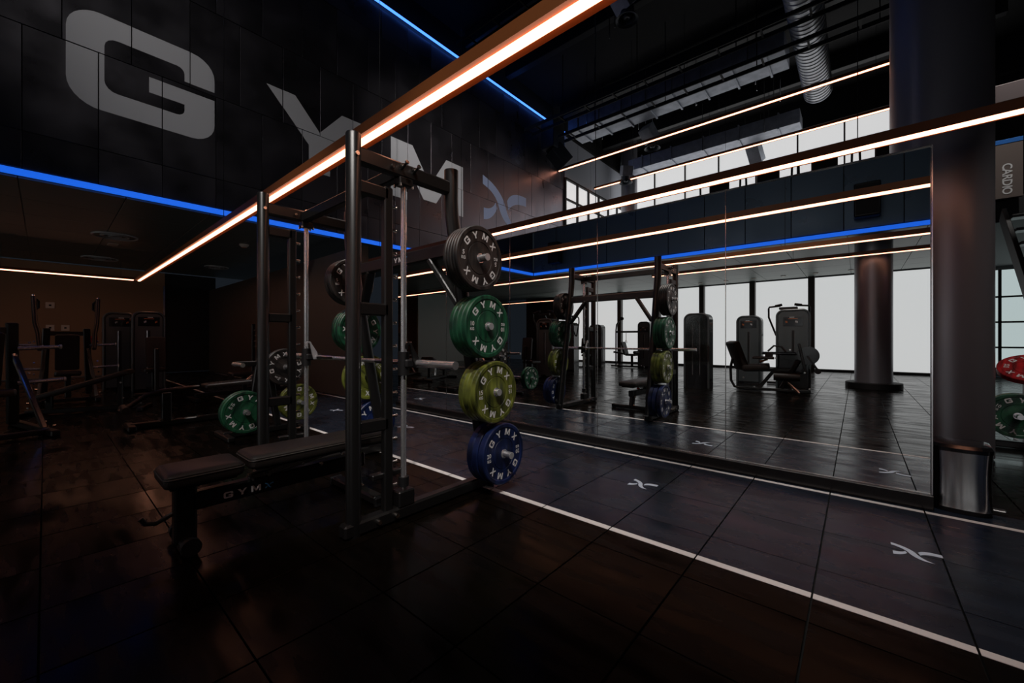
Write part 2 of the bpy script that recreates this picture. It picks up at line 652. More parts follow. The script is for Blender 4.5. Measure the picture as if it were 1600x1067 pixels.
# ---- low ceilings and the black high ceiling
g = G()
g.box(((XA + XR) / 2, (WY + SY) / 2 - .02, ZC + .11), (XR - XA, SY - WY - .1, 0.16))
g.box(((XA + XF) / 2 - .02, (SY + 8.0) / 2, ZC + .11), (XF - XA - .1, 8.0 - SY, 0.16))
ceil = struct('ceiling', g, CEIL)
cm = G().box((0, 0, 0), (1.22, 1.09, 0.03), bev=.004).mesh('panel')
cm.materials.append(CEIL)
for i in range(-6, 9):
    for j in range(6):
        o = bpy.data.objects.new('panel', cm)
        COL.objects.link(o)
        o.parent = ceil
        o.location = (XF + .64 + i * 1.23, WY + .6 + j * 1.10, ZC + .015)
for i in range(7):
    for j in range(7):
        o = bpy.data.objects.new('panel', cm)
        COL.objects.link(o)
        o.parent = ceil
        o.location = (XF - .72 - i * 1.23, SY + .65 + j * 1.10, ZC + .015)
struct('ceiling_high', G().box(((XF + XR) / 2, (SY + BY) / 2, 10.3), (XR - XF + 1, BY - SY + 1, 0.1)), CEILD)
struct('wall_far_top', G().box((XF - .3, (SY + BY) / 2, 9.85), (0.1, BY - SY, 0.9)), CEILD)
struct('wall_opposite_top', G().box(((XF + XR) / 2, SY - .3, 9.85), (XR - XF, 0.1, 0.9)), CEILD)

# ---- outer walls
wa = struct('wall_alcove', G().box((XA - .05, (WY + 2.68) / 2, 1.7), (0.1, 2.68 - WY, 3.4)), mat('alcove_wall_brown', (0.36, 0.21, 0.12), 0.6))
struct('wall_alcove_dark', G().box((XA - .05, 3.4, 1.7), (0.1, 1.43, 3.4)), MATTE)
struct('wall_right', G().box((XR + .15, (WY + BY) / 2, 5.1), (0.1, BY - WY, 10.2)), WALLD)
bw = struct('wall_passage', G().box(((XA - 7.15) / 2, MY + .12, 1.46), (-7.15 - XA, 0.14, 2.93)), mat('passage_wall_brown', (0.075, 0.058, 0.048), 0.55))
struct('wall_left', G().box((XA + 2.0, WY - .05 + 3.2, 1.7), (0.1, 6.5, 3.4)), mat('pale_teal_wall', (0.35, 0.42, 0.40), 0.5))

# ---- windows opposite the mirror (they show only in the mirror)
w1 = struct('window_1', G().box((-3.3, WY - .25, 1.7), (22.6, 0.1, 3.6)), MATTE)
pane = G().box((0, 0, 0), (1.70, 0.02, 3.28), bev=.004).mesh('pane')
pane.materials.append(WINDOW)
mul = G().box((0, 0, 0), (0.19, 0.26, 3.4), bev=.006).mesh('mullion')
mul.materials.append(MULL)
rail = G().box((-3.3, WY - .06, 0.035), (22.4, 0.2, 0.07), bev=.005)
ob('sill', rail, MATTE, w1)
for k in range(-6, 6):
    xm = -1.26 - 1.85 + k * 1.85
    if xm < -14 or xm > 6:
        continue
    for nm, me, dx, dy in (('pane', pane, .925, -.1), ('mullion', mul, 0, 0)):
        o = bpy.data.objects.new(nm, me)
        COL.objects.link(o)
        o.parent = w1
        o.location = (xm + dx, WY + dy, 1.72)

# ---- windows at the far end beyond the mirror
w2 = struct('window_2', G().box(((XF + XR) / 2, BY + .25, 5.1), (XR - XF, 0.1, 10.2)), MATTE)
pane2 = G().box((0, 0, 0), (1.36, 0.02, 5.2), bev=.004).mesh('pane')
pane2.materials.append(WINDOW)
pane3 = G().box((0, 0, 0), (1.36, 0.02, 2.8), bev=.004).mesh('pane')
pane3.materials.append(WINDOW)
mul2 = G().box((0, 0, 0), (0.05, 0.10, 9.0), bev=.004).mesh('mullion')
mul2.materials.append(MULL)
for k in range(8):
    x = XF + .1 + k * 1.39
    for nm, me, dx, z in (('pane', pane2, .70, 6.55), ('pane', pane3, .70, 1.75), ('mullion', mul2, 0, 4.6)):
        o = bpy.data.objects.new(nm, me)
        COL.objects.link(o)
        o.parent = w2
        o.location = (x + dx, BY + (.06 if nm == 'pane' else 0), z)
ob('head', G().box(((XF + XR) / 2, BY, 9.7), (XR - XF, .2, 1.1)), CEILD, w2)
# strip of windows in the far wall below the plaster
w3 = struct('window_3', G().box((XF - .035, 16.15, 5.75), (0.04, 5.4, 3.6)), WINDOW)
g = G()
for k in range(7):
    g2 = G().box((XF + .01, 13.45 + k * .9, 5.75), (0.09, 0.09, 3.6), bev=.004)
    ob('mullion', g2, MATTE, w3)
ob('transom', G().box((XF + .01, 16.15, 7.52), (0.12, 5.4, 0.08), bev=.004), MATTE, w3)
ob('transom', G().box((XF + .01, 16.15, 6.72), (0.09, 5.4, 0.07), bev=.004), MATTE, w3)

# ---- mirror on its partition
X0, PWM = 0.374, 1.248
xl = X0 - 5 * PWM
wm = struct('wall_mirror', G().box(((X0 + xl) / 2 + .01, MY + .08, 1.22), (X0 - xl - .02, 0.10, 2.44), bev=.004), MATTE)
mir = thing('wall_mirror_panels', 'long wall mirror of five tall panes with black plinth, reflecting the gym', 'mirror', ((X0 + xl) / 2, MY, 0))
mg = G().box((0, 0, 0), (PWM - .004, 0.012, 2.334), bev=.002).mesh('mirror_pane')
mg.materials.append(MIRROR)
for k in range(5):
    o = bpy.data.objects.new('mirror_pane', mg)
    COL.objects.link(o)
    o.parent = mir
    o.location = (X0 - PWM * (k + .5) - (X0 + xl) / 2, 0.006, 0.102 + 2.334 / 2)
ob('edge_trim', G().box((X0 - (X0 + xl) / 2 + .004, 0.0, 1.27), (0.007, 0.03, 2.34)), CHROME, mir)
for k in range(1, 5):
    ob('joint_strip', G().box((X0 - PWM * k - (X0 + xl) / 2, -.002, 1.27), (0.004, 0.006, 2.33)), STEEL, mir)
ob('edge_trim', G().box((0, 0.0, 0.1), (X0 - xl, 0.03, 0.006)), STEEL, mir)
ob('edge_trim', G().box((0, 0.0, 2.439), (X0 - xl, 0.03, 0.006)), STEEL, mir)
ob('plinth', G().box((.005, -.005, 0.049), (X0 - xl + .01, 0.07, 0.096), bev=.003), mat('plinth_gloss', (0.012, 0.011, 0.011), 0.22), mir)

# ---- columns


def column(x, y, r, h, label, plinth):
    t = thing('column', label, 'column', (x, y, 0), 0, 'round columns')
    ob('shaft', G().lathe([(0, 0.02), (r, 0.02), (r, h), (0, h)], 64), COLM, t)
    if plinth:
        ob('plinth', G().lathe([(0, 0.002), (r * plinth, 0.002), (r * plinth, 0.125), (r * plinth - .01, .135), (0, .135)], 48), MATTE, t)
    return t


column(0.626, 5.918, 0.367, 10.2, 'thick grey bronze round column behind the steel bin', 0)
column(0.28, -4.93, 0.34, 3.39, 'round bronze column on a black plinth, seen in the mirror by the windows', 1.5)
column(-8.0, 17.6, 0.36, 10.2, 'dark round column standing before the far upper windows', 0)

# =================================================================== LIGHT STRIPS
def strip(y, x0, x1, z, label, w=0.046, corner=None, drop=9.3 + .95, wires=(), house=0.085):
    t = thing('light_strip', label, 'strip light', ((x0 + x1) / 2, y, z), 0, 'warm suspended light strips')
    L = x1 - x0
    hw = w * .5
    wg = w * .9  # side wings shaped to show the orange glow beside the diffuser
    prof = [(-hw - wg, .004), (-hw - wg, house), (hw + wg, house), (hw + wg, .004), (hw + .002, .024), (-hw - .002, .024)]
    g = G()
    n = len(prof)
    vs = [(-L / 2, p[0], p[1]) for p in prof] + [(L / 2, p[0], p[1]) for p in prof]
    fs = [(i, (i + 1) % n, (i + 1) % n + n, i + n) for i in range(n)]
    tri = tessellate_polygon([[Vector((p[0], p[1], 0)) for p in prof]])
    fs += [tuple(q) for q in tri] + [tuple(i + n for i in q) for q in tri]
    g.add(vs, fs)
    ob('housing', g, LEDHOUSE, t)
    ob('diffuser', G().box((0, 0, 0.010), (L - .01, w, 0.030), bev=.008), LED, t)
    for xw in wires:
        ob('suspension_wire', G().cyl((xw - (x0 + x1) / 2, 0, house), (xw - (x0 + x1) / 2, 0, drop - z), 0.004, n=6), WIRE, t)
    return t


ZS = 2.75
strip(4.52, -8.2, 3.2, ZS, 'warm light strip hanging just above and behind the mirror top', wires=(-7.5, -5.0, -2.5, 0.0, 2.0))
strip(1.70, -15.1, 2.6, ZS, 'wide warm light strip crossing over the rack towards the alcove', w=0.056, wires=(-7.0, 1.2))
strip(-1.03, -15.1, 0.85, ZS, 'warm light strip over the free floor before the soffit, seen in the mirror', wires=(-6.0, -1.0))
strip(-4.22, -4.7, 3.0, 3.02, 'warm light strip under the low ceiling, seen in the mirror before the column', wires=(-4.4, -1.2, 2), drop=3.385)
t = thing('light_strip', 'warm light strip joining two long strips across the dark alcove', 'strip light', (-15.03, 0.335, ZS), PI / 2, 'warm suspended light strips')
ob('housing', G().box((0, 0, .05), (2.50, .12, .06), bev=.006), LEDHOUSE, t)
ob('diffuser', G().box((0, 0, .014), (2.50, .06, .030), bev=.008), LED, t)
for xw in (-1.0, 1.0):
    ob('suspension_wire', G().cyl((xw, 0, .08), (xw, 0, ZC - ZS), .004, n=6), WIRE, t)
strip(12.95, -8.76, 1.6, 7.62, 'upper warm light strip meeting the lettered wall', w=.05, wires=(-7.9, -4.0, 0.0))
strip(15.5, -8.62, 1.6, 7.62, 'upper warm light strip hanging free before the high windows', w=.05, wires=(-7.4, -3.5, 0.4))
strip(-8.4, -15.0, -9.0, 3.02, 'warm light strip deep under the low ceiling, far left in the mirror', wires=(-14, -10), drop=3.385)

# =================================================================== WEIGHT PLATES
def plate_profile(T):
    h = T / 2
    pr = [(.0255, -h + .004), (.045, -h + .004), (.05, -h + .006), (.19, -h + .006), (.197, -h), (.218, -h), (.225, -h + .006), (.225, h - .006), (.218, h), (.197, h), (.19, h - .005),
          (.116, h - .005), (.114, h - .009), (.111, h - .009), (.109, h - .005), (.05, h - .005), (.045, h - .002), (.0255, h - .002)]
    return pr


THK = {5: .026, 10: .041, 15: .0405, 20: .053, 25: .06}
PLM = {}


def plate_meshes(kg):
    """local +Z is the lettered face"""
    if kg in PLM:
        return PLM[kg]
    T = THK[kg]
    body = G().lathe(plate_profile(T), 64, closed=True).mesh('bumper_plate')
    body.materials.append(PL[kg])
    ring = G().lathe([(.0254, -T / 2), (.033, -T / 2), (.033, T / 2 + .001), (.0254, T / 2 + .001)], 32, closed=True).mesh('hub_ring')
    ring.materials.append(CHROME)
    let = []
    zf = T / 2 - .005 + .0012
    hL = .047
    for half in (0, PI):
        for ch, ang in (('G', 51), ('Y', 18), ('M', -17), ('X', -50)):
            polys, w = GLY[ch]
            a = math.radians(90 + ang) + half
            M = Matrix.Translation((math.cos(a) * .160, math.sin(a) * .160, zf)) @ Matrix.Rotation(a - PI / 2, 4, 'Z')
            let.append(G())
            for poly in polys:
                let[-1].flat([((p[0] - w / 2) * hL * .86, (p[1] - .5) * hL) for p in poly], M)
        for txt, sz, dy in ((str(kg), .042, .017), ('KG', .028, -.019)):
            vs, fs = text_mesh(txt, sz, 1.0, .0008)
            M = Matrix.Rotation(half, 4, 'Z') @ Matrix.Translation((-.156, dy, zf))
            let.append(G().add(vs, fs, M))
    lm = []
    for q in let:
        lm.append(q.mesh('letter'))
        lm[-1].materials.append(WHITE)
    PLM[kg] = (body, ring, lm)
    return PLM[kg]


ORD = ['outermost', 'second', 'third', 'fourth', 'fifth', 'sixth']


def plate(kg, loc, rot, spin, label, group, lettered=True):
    body, ring, lm = plate_meshes(kg)
    o = ob('bumper_plate', body, None)
    tag(o, label, 'weight plate', group)
    M = Matrix.Translation(loc) @ rot.to_4x4() @ Matrix.Rotation(spin, 4, 'Z')
    o.matrix_world = M
    for nm, me in [('hub_ring', ring)] + ([('letter', q) for q in lm] if lettered else []):
        c = bpy.data.objects.new(nm, me)
        COL.objects.link(c)
        c.parent = o
    return o


# local +Z -> world +X, local +Y -> world Z, local +X -> world +Y
RX = Matrix(((0, 0, 1), (1, 0, 0), (0, 1, 0)))


def stack(kg, n, x_out, y, z, where, group, spins=None, gaps=None, lettered_all=False):
    """stack whose outermost lettered face sits at x_out and which grows towards -X"""
    x = x_out
    for i in range(n):
        T = THK[kg]
        if gaps and i in gaps:
            x -= gaps[i]
        sp = spins[i] if spins and i < len(spins) else random.uniform(-.2, .2)
        plate(kg, (x - T / 2, y, z), RX, sp, '%s %s %d kg bumper plate %s' % (ORD[i], PCOL[kg], kg, where), group, lettered=(i == 0 or lettered_all))
        x -= T + .0015
    return x


# =================================================================== SMITH RACK
RXR, RXL = -2.215, -3.690
FY, PY, GY = 1.165, 1.385, 1.505
rack = thing('smith_rack', 'tall black guided barbell rack with chrome rods and weight pegs on its sides', 'squat rack', ((RXR + RXL) / 2, 1.7, 0))
RO = Vector(((RXR + RXL) / 2, 1.7, 0))


def rp(name, g, m, parent=None):
    me = g.mesh(name)
    me.transform(Matrix.Translation(-RO))
    o = ob(name, me, m, parent or rack)
    return o


def rear_y(z):
    return 1.905 if z > 2.06 else 1.905 + (2.06 - z) * 0.178


for X, sd in ((RXR, 1), (RXL, -1)):
    # front round upright
    g = G().lathe([(0, 0.0), (.043, 0.0), (.043, 2.325), (.038, 2.335), (0, 2.337)], 28, Matrix.Translation((X, FY, 0)))
    up = rp('front_upright', g, BLACK)
    # rear bent upright (oval tube)
    pts = [(X, rear_y(0.02), 0.02), (X, rear_y(1.0), 1.0), (X, rear_y(1.9), 1.9), (X, rear_y(2.02), 2.02), (X, 1.905, 2.12), (X, 1.905, 2.35)]
    rp('rear_upright', G().tube(pts, [.05, .05, .05, .05, .05, .05], 24), BLACK)
    # hook post
    rp('hook_post', G().beam((X, PY, 0.06), (X, PY, 2.08), .05, .06, .008, (0, 1, 0)), BLACK)
    for k in range(13):
        zz = 1.97 - k * .1455
        g = G().cyl((X, PY + .025, zz), (X, PY + .062, zz), .009, n=10)
        g.cyl((X, PY + .062, zz), (X, PY + .066, zz), .013, n=10)
        rp('hook_pin', g, BOLT)
    # horizontal braces between front upright and hook post
    for zz in (2.035, 1.32, .62):
        rp('brace', G().beam((X, FY + .03, zz), (X, PY, zz), .05, .075, .008), BLACK)
    # top tube front to rear
    rp('top_tube', G().beam((X, FY + .02, 2.215), (X, 1.905, 2.215), .06, .095, .012), BLACK)
    # guide rod with collars
    rp('guide_rod', G().cyl((X, GY, .16), (X, GY, 2.16), .0185, n=20), CHROME)
    g = G().box((X, GY, 2.145), (.075, .10, .05), bev=.006)
    rp('rod_mount', g, BLACK)
    g = G().box((X, GY, .13), (.085, .12, .10), bev=.008)
    rp('rod_mount', g, BLACK)
    for a in (-.045, .045):
        for s2 in (-.03, .03):
            rp('bolt', G().cyl((X + s2, GY + a, 2.11), (X + s2, GY + a, 2.128), .008, n=8), BOLT)
    # bolts on the outer faces of the top tube
    for yy, zz in ((FY, 2.205), (1.40, 2.21), (1.47, 2.235), (1.56, 2.235)):
        g = G().cyl((X + .036, yy, zz), (X + .054, yy, zz), .012, n=10)
        rp('bolt', g, BOLT)
    for yy in (1.47, 1.56):
        rp('bolt', G().cyl((X + .03, yy, 2.215), (X + .085, yy, 2.24), .008, n=8), BLACK)
        rp('bolt', G().cyl((X + .085, yy, 2.24), (X + .095, yy, 2.244), .013, n=10), BOLT)
    # base rail and feet
    rp('base_rail', G().beam((X, FY - .07, .045), (X, rear_y(0) + .05, .045), .08, .08, .012), BLACK)
    for yy in (1.30, 1.42):
        rp('bolt', G().cyl((X + .04, yy, .05), (X + .065, yy, .05), .013, n=10), BOLT)
    # storage pegs
    for zz in (1.702, 1.231, .757, .292):
        yy = rear_y(zz)
        pl_ = .300 if zz > 1.5 or zz < .5 else .255
        rp('peg', G().cyl((X + sd * .03, yy, zz), (X + sd * pl_, yy, zz), .0245, n=20), CHROME)
        g = G().cyl((X + sd * pl_, yy, zz), (X + sd * (pl_ + .004), yy, zz), .0245, n=20)
        rp('peg_cap', g, LTGREY)
        rp('peg_collar', G().cyl((X + sd * .045, yy, zz), (X + sd * .056, yy, zz), .045, n=20), BLACK)
    # gusset braces to the rear beam
    y1 = rear_y(1.78)
    rp('gusset', G().beam((X - sd * .04, rear_y(1.42), 1.40), (X - sd * .30, y1, 1.76), .045, .075, .008, (0, 1, 0)), BLACK)
# rear cross beam with lettering
by = rear_y(1.80)
rp('rear_beam', G().beam((RXL, by, 1.80), (RXR, by, 1.80), .06, .105, .012), BLACK)
xx = -3.03
for ch in 'GYMB':
    polys, w = GLY[ch]
    g = G()
    M = Matrix.Translation((xx, by - .0315, 1.78)) @ Matrix.Rotation(PI / 2, 4, 'X')
    for poly in polys:
        g.flat([(p[0] * .04, p[1] * .04) for p in poly], M)
    xx += w * .04 + .016
    rp('letter', g, BLUEP if ch == 'B' else WHITE)
# top cross tube between the rods
rp('cross_tube', G().beam((RXL, GY - .02, 2.205), (RXR, GY - .02, 2.205), .06, .08, .006), BLACK)
# guided barbell
BZ, BYY = .985, 1.565
bar = rp('barbell', G().cyl((RXL + .06, BYY, BZ), (RXR - .06, BYY, BZ), .0145, n=18), CHROME)
for a, b_ in ((-4.27, RXL - .05), (RXR + .05, -1.78)):
    rp('bar_sleeve', G().cyl((a, BYY, BZ), (b_, BYY, BZ), .0245, n=20), CHROME)
for a in (RXL + .10, RXR - .42):
    rp('grip_sleeve', G().cyl((a, BYY, BZ), (a + .30, BYY, BZ), .019, n=18), STEEL)
for X in (RXL, RXR):
    g = G().cyl((X, GY, BZ - .075), (X, GY, BZ + .075), .036, n=24)
    rp('carriage', g, MATTE)
    rp('carriage', G().box((X, (GY + BYY) / 2 + .02, BZ), (.10, .13, .055), bev=.01), MATTE)
    # hook plate towards the pins
    poly = [(-.018, 0), (.020, 0), (.012, .06), (-.035, .135)] + arc(-.060, .135, .024, 0, 200, 8) + [(-.084, .115), (-.070, .112), (-.066, .128)] + arc(-.058, .135, .010, 200, 0, 5) + [(-.045, .12), (-.03, .05)]
    M = Matrix(((0, 0, 1, X + .07), (1, 0, 0, BYY - .01), (0, 1, 0, BZ - .02), (0, 0, 0, 1)))
    rp('hook', G().prism(poly, -.006, .006, M), LTGREY if X == RXL else BLACK)
# safety stops on the rods near the floor
for X in (RXL, RXR):
    rp('stopper', G().lathe([(.019, .20), (.034, .20), (.034, .26), (.019, .26)], 20, Matrix.Translation((X, GY, 0)), closed=True), MATTE)
    rp('stop_arm', G().beam((X - .02, GY - .02, .30), (X - .02, GY - .22, .30), .05, .035, .006), BLACK)

# plates on the pegs
RG = 'bumper plates on the right pegs of the rack'
LG = 'bumper plates on the left pegs of the rack'
xo = -1.985
for kg, n, z, gp in ((5, 5, 1.702, None), (10, 4, 1.231, None), (15, 4, .757, None), (20, 3, .292, {1: .008})):
    stack(kg, n, xo + (0.005 if kg == 5 else 0), rear_y(z), z, 'on the %s right peg of the rack' % {5: 'top', 10: 'second', 15: 'third', 20: 'lowest'}[kg], RG,
          spins=[{5: -.02, 10: .0, 15: .06, 20: .04}[kg]], gaps=gp)
for kg, n, z in ((5, 5, 1.702), (10, 4, 1.231), (15, 3, .757), (20, 3, .292)):
    stack(kg, n, RXL - .058, rear_y(z), z, 'on the %s left peg of the rack' % {5: 'top', 10: 'second', 15: 'third', 20: 'lowest'}[kg], LG,
          spins=[{5: .1, 10: 1.2, 15: .8, 20: .6}[kg]])

# =================================================================== BENCH IN THE RACK
def cushion(L, w, h, r=.035):
    """padded slab, local X along its length, base at z=0"""
    g = G()
    n = 6
    out = rrect(L, w, r, 6)
    prof = [(1.0, 0, -.006), (1.0, .012, 0), (1.0, h * .55, .0), (.0, h - .018, -.002), (.0, h - .006, -.012), (.0, h, -.03)]
    rings = []
    for q, z, ins in prof:
        sx = (L + 2 * ins) / L
        sy = (w + 2 * ins) / w
        rings.append([(p[0] * sx, p[1] * sy, z) for p in out])
    N = len(out)
    vs = [p for rg in rings for p in rg]
    fs = []
    for i in range(len(rings) - 1):
        for j in range(N):
            k = (j + 1) % N
            fs.append((i * N + j, i * N + k, (i + 1) * N + k, (i + 1) * N + j))
    fs.append(tuple(range(N - 1, -1, -1)))
    fs.append(tuple(range((len(rings) - 1) * N, len(rings) * N)))
    g.add(vs, fs)
    return g


def piping(L, w, h, r=.035):
    pts = [(p[0], p[1], h * .62) for p in rrect(L + .002, w + .002, r, 6)]
    pts.append(pts[0])
    return G().tube(pts, .0035, 6, cap=False)


BX = -2.80
bench = thing('weight_bench', 'black padded weight bench standing inside the rack', 'bench', (BX, 1.0, 0), PI / 2)
# local X runs along world +Y, local Y along world -X
sp = ob('seat_pad', cushion(.36, .30, .075), PAD, bench, (-.43, 0, .372))
ob('piping', piping(.36, .30, .075), SEAM, sp)
bp = ob('back_pad', cushion(.92, .29, .075), PAD, bench, (.235, 0, .385))
ob('piping', piping(.92, .29, .075), SEAM, bp)
ob('pad_plate', G().box((-.43, 0, .36), (.30, .22, .02), bev=.004), BLACK, bench)
ob('pad_plate', G().box((.235, 0, .372), (.84, .20, .02), bev=.004), BLACK, bench)
ob('front_post', G().beam((-.50, 0, .03), (-.50, 0, .36), .10, .075, .01, (0, 1, 0)), BLACK, bench)
ob('rear_post', G().beam((.50, 0, .05), (.44, 0, .30), .075, .075, .01, (0, 1, 0)), BLACK, bench)
mb = ob('main_beam', G().beam((-.48, 0, .245), (.55, 0, .255), .075, .10, .012), BLACK, bench)
ob('incline_strut', G().beam((-.20, 0, .30), (.30, 0, .36), .05, .04, .006), STEEL, bench)
ob('front_foot', G().beam((-.50, -.14, .03), (-.50, .14, .03), .07, .055, .01), BLACK, bench)
ob('rear_foot', G().beam((.50, -.31, .035), (.50, .31, .035), .08, .06, .012), BLACK, bench)
for s_ in (-1, 1):
    ob('foot_cap', G().box((.50, s_ * .32, .032), (.09, .03, .062), bev=.006), MATTE, bench)
    ob('wheel', G().cyl((-.50, s_ * .13, .05), (-.50, s_ * .165, .05), .045, n=20), MATTE, bench)
ob('handle', G().tube([(-.55, 0, .20), (-.62, 0, .17), (-.66, 0, .18), (-.68, 0, .215)], .012, 10), BLACK, bench)
for x, z in ((-.53, .365), (-.36, .345), (-.16, .40), (.10, .33), (.0, .36), (-.1, .31), (.22, .30), (.36, .34), (.52, .07), (.47, .20)):
    g = G().cyl((x, -.040, z), (x, -.058, z), .011, n=10)
    g.cyl((x, -.058, z), (x, -.064, z), .0065, n=8)
    ob('bolt', g, BOLT, bench)
xx = -.33
for ch in 'GYMB':
    polys, w = GLY[ch]
    g = G()
    M = Matrix.Translation((xx, -.0385, .222)) @ Matrix.Rotation(PI / 2, 4, 'X')
    for poly in polys:
        g.flat([(p[0] * .038, p[1] * .036) for p in poly], M)
    xx += w * .038 + .022
    ob('letter', g, BLUEP if ch == 'B' else WHITE, mb)
ob('adjust_ladder', G().beam((-.08, -.06, .33), (.06, -.06, .365), .012, .03, .003), STEEL, bench)
ob('pop_pin', G().cyl((.40, -.05, .33), (.40, -.09, .33), .014, n=12), REDP, bench)

# =================================================================== ADDED SPOT LAMPS (out of view, put in to brighten lane, letters, plates, sign)
def spot(x, y, z, tx, ty, tz, watt, label, size=50, blend=.7):
    t = thing('added_spot_lamp', label, 'spot lamp', (x, y, z), 0, 'added spot lamps under the high ceiling')
    d = (Vector((tx, ty, tz)) - Vector((x, y, z))).normalized()
    a, b_ = d * -.16, d * .02
    ob('can', G().tube([a, d * -.15, b_], [.05, .065, .07], 20), MATTE, t)
    ob('stem', G().cyl((0, 0, 10.24 - z), d * -.15, .012, n=8), MATTE, t)
    ld = bpy.data.lights.new('added_spot_light', 'SPOT')
    ld.energy = watt
    ld.color = (1.0, 0.95, 0.90)
    ld.spot_size = math.radians(size)
    ld.spot_blend = blend
    ld.shadow_soft_size = .06
    lo = bpy.data.objects.new('added_spot_light', ld)
    COL.objects.link(lo)
    lo.parent = t
    lo.location = d * .04
    lo.rotation_mode = 'QUATERNION'
    lo.rotation_quaternion = d.to_track_quat('-Z', 'Y')
    return t


SPW = 420
spot(0.7, 3.0, 9.0, 0.7, 2.9, 0, SPW * 1.35, 'added black spot lamp aimed at the lane by the steel bin', 26)
spot(-1.3, 3.0, 9.0, -1.4, 2.9, 0, SPW * 1.35, 'added black spot lamp aimed at the lane beside the rack', 26)
spot(-4.6, -2.6, 8.8, XF, 3.6, 5.4, SPW * 0.6, 'added black spot lamp aimed at the letters G and Y', 64, 1.0)
spot(-4.4, 1.5, 8.8, XF, 8.6, 5.4, SPW * 1.9, 'added black spot lamp aimed at the letter M and the blue X', 44, 1.0)
spot(1.2, -1.2, 7.6, -2.0, 2.0, 1.0, SPW * 2.0, 'added black spot lamp aimed at the right side of the rack', 24)
spot(2.6, 3.0, 9.0, 2.5, 2.9, 0, SPW * 1.35, 'added black spot lamp aimed at the lane near the right edge', 26)
spot(-1.4, -2.8, 8.4, -4.9, 1.7, .7, SPW * 2.2, 'added black spot lamp aimed at the plate tree behind the rack', 22)
spot(-0.6, 2.6, 8.8, -1.6, -2.9, .9, SPW * 2.0, 'added black spot lamp aimed at the leg extension machine', 30)
spot(0.2, -2.9, 8.2, -3.0, 1.5, 1.1, SPW * 1.5, 'added black spot lamp aimed at the front of the rack', 20)
spot(2.3, 9.7, 9.0, 1.9, 11.4, 4.2, SPW * 1.4, 'added black spot lamp aimed at the hanging sign', 26)
spot(3.0, 3.0, 9.0, 1.3, 6.5, .5, SPW * 1.2, 'added black spot lamp aimed at the plate tree beyond the column', 16)
spot(-3.8, 3.0, 9.0, -3.9, 2.9, 0, SPW * 1.35, 'added black spot lamp aimed at the lane behind the rack', 26)
spot(-6.2, 3.0, 9.0, -6.4, 2.9, 0, SPW * 1.35, 'added black spot lamp aimed at the far end of the lane', 26)

# =================================================================== STEEL BIN
bn = thing('waste_bin', 'brushed steel waste bin with black lid at the end of the mirror', 'bin', (0.525, 4.045, 0), math.radians(-4))
out = [(p[0], p[1] - (.03 * (1 - (p[0] / .14) ** 2) if p[1] < 0 else 0)) for p in rrect(.28, .25, .05, 8)]
out = [q for i_, p in enumerate(out) for q in ([p] if not (p[1] < -.10 and out[(i_ + 1) % len(out)][1] < -.10 and abs(p[0] - out[(i_ + 1) % len(out)][0]) > .08) else [p] + [(p[0] + (out[(i_ + 1) % len(out)][0] - p[0]) * k_ / 8, -.125 - .03 * (1 - ((p[0] + (out[(i_ + 1) % len(out)][0] - p[0]) * k_ / 8) / .14) ** 2)) for k_ in range(1, 8)])]
def ringstack(rings):
    g = G()
    N = len(rings[0])
    g.add([p for r in rings for p in r], [(i * N + j, i * N + (j + 1) % N, (i + 1) * N + (j + 1) % N, (i + 1) * N + j) for i in range(len(rings) - 1) for j in range(N)]
          + [tuple(range(N - 1, -1, -1)), tuple(range((len(rings) - 1) * N, len(rings) * N))])
    return g
def scaled(k, z):
    return [(p[0] * k, p[1] * k, z) for p in out]
ob('body', ringstack([scaled(1 - .045 * math.sin(PI * i / 10), .03 + .37 * i / 10) for i in range(11)]), STEEL, bn)
ob('base', ringstack([scaled(.97, .002), scaled(.97, .03)]), MATTE, bn)
ob('lid', ringstack([scaled(1.02, .40), scaled(1.03, .425), scaled(.96, .445), scaled(.80, .452)]), BLACKG, bn)
ob('back_spine', G().box((-.145, .02, .21), (.03, .20, .38), bev=.008), BLACKG, bn)
ob('pedal', G().box((.17, .0, .03), (.06, .05, .012), bev=.004), STEEL, bn)

# =================================================================== MACHINES WITH WEIGHT TOWERS
def arch(w, h, r, n=10):
    return [(-w / 2, 0), (w / 2, 0)] + arc(w / 2 - r, h - r, r, 0, 90, n) + arc(-w / 2 + r, h - r, r, 90, 180, n)


XZ = Matrix(((1, 0, 0, 0), (0, 0, -1, 0), (0, 1, 0, 0), (0, 0, 0, 1)))    # polygon plane xy -> xz, extrude along -y


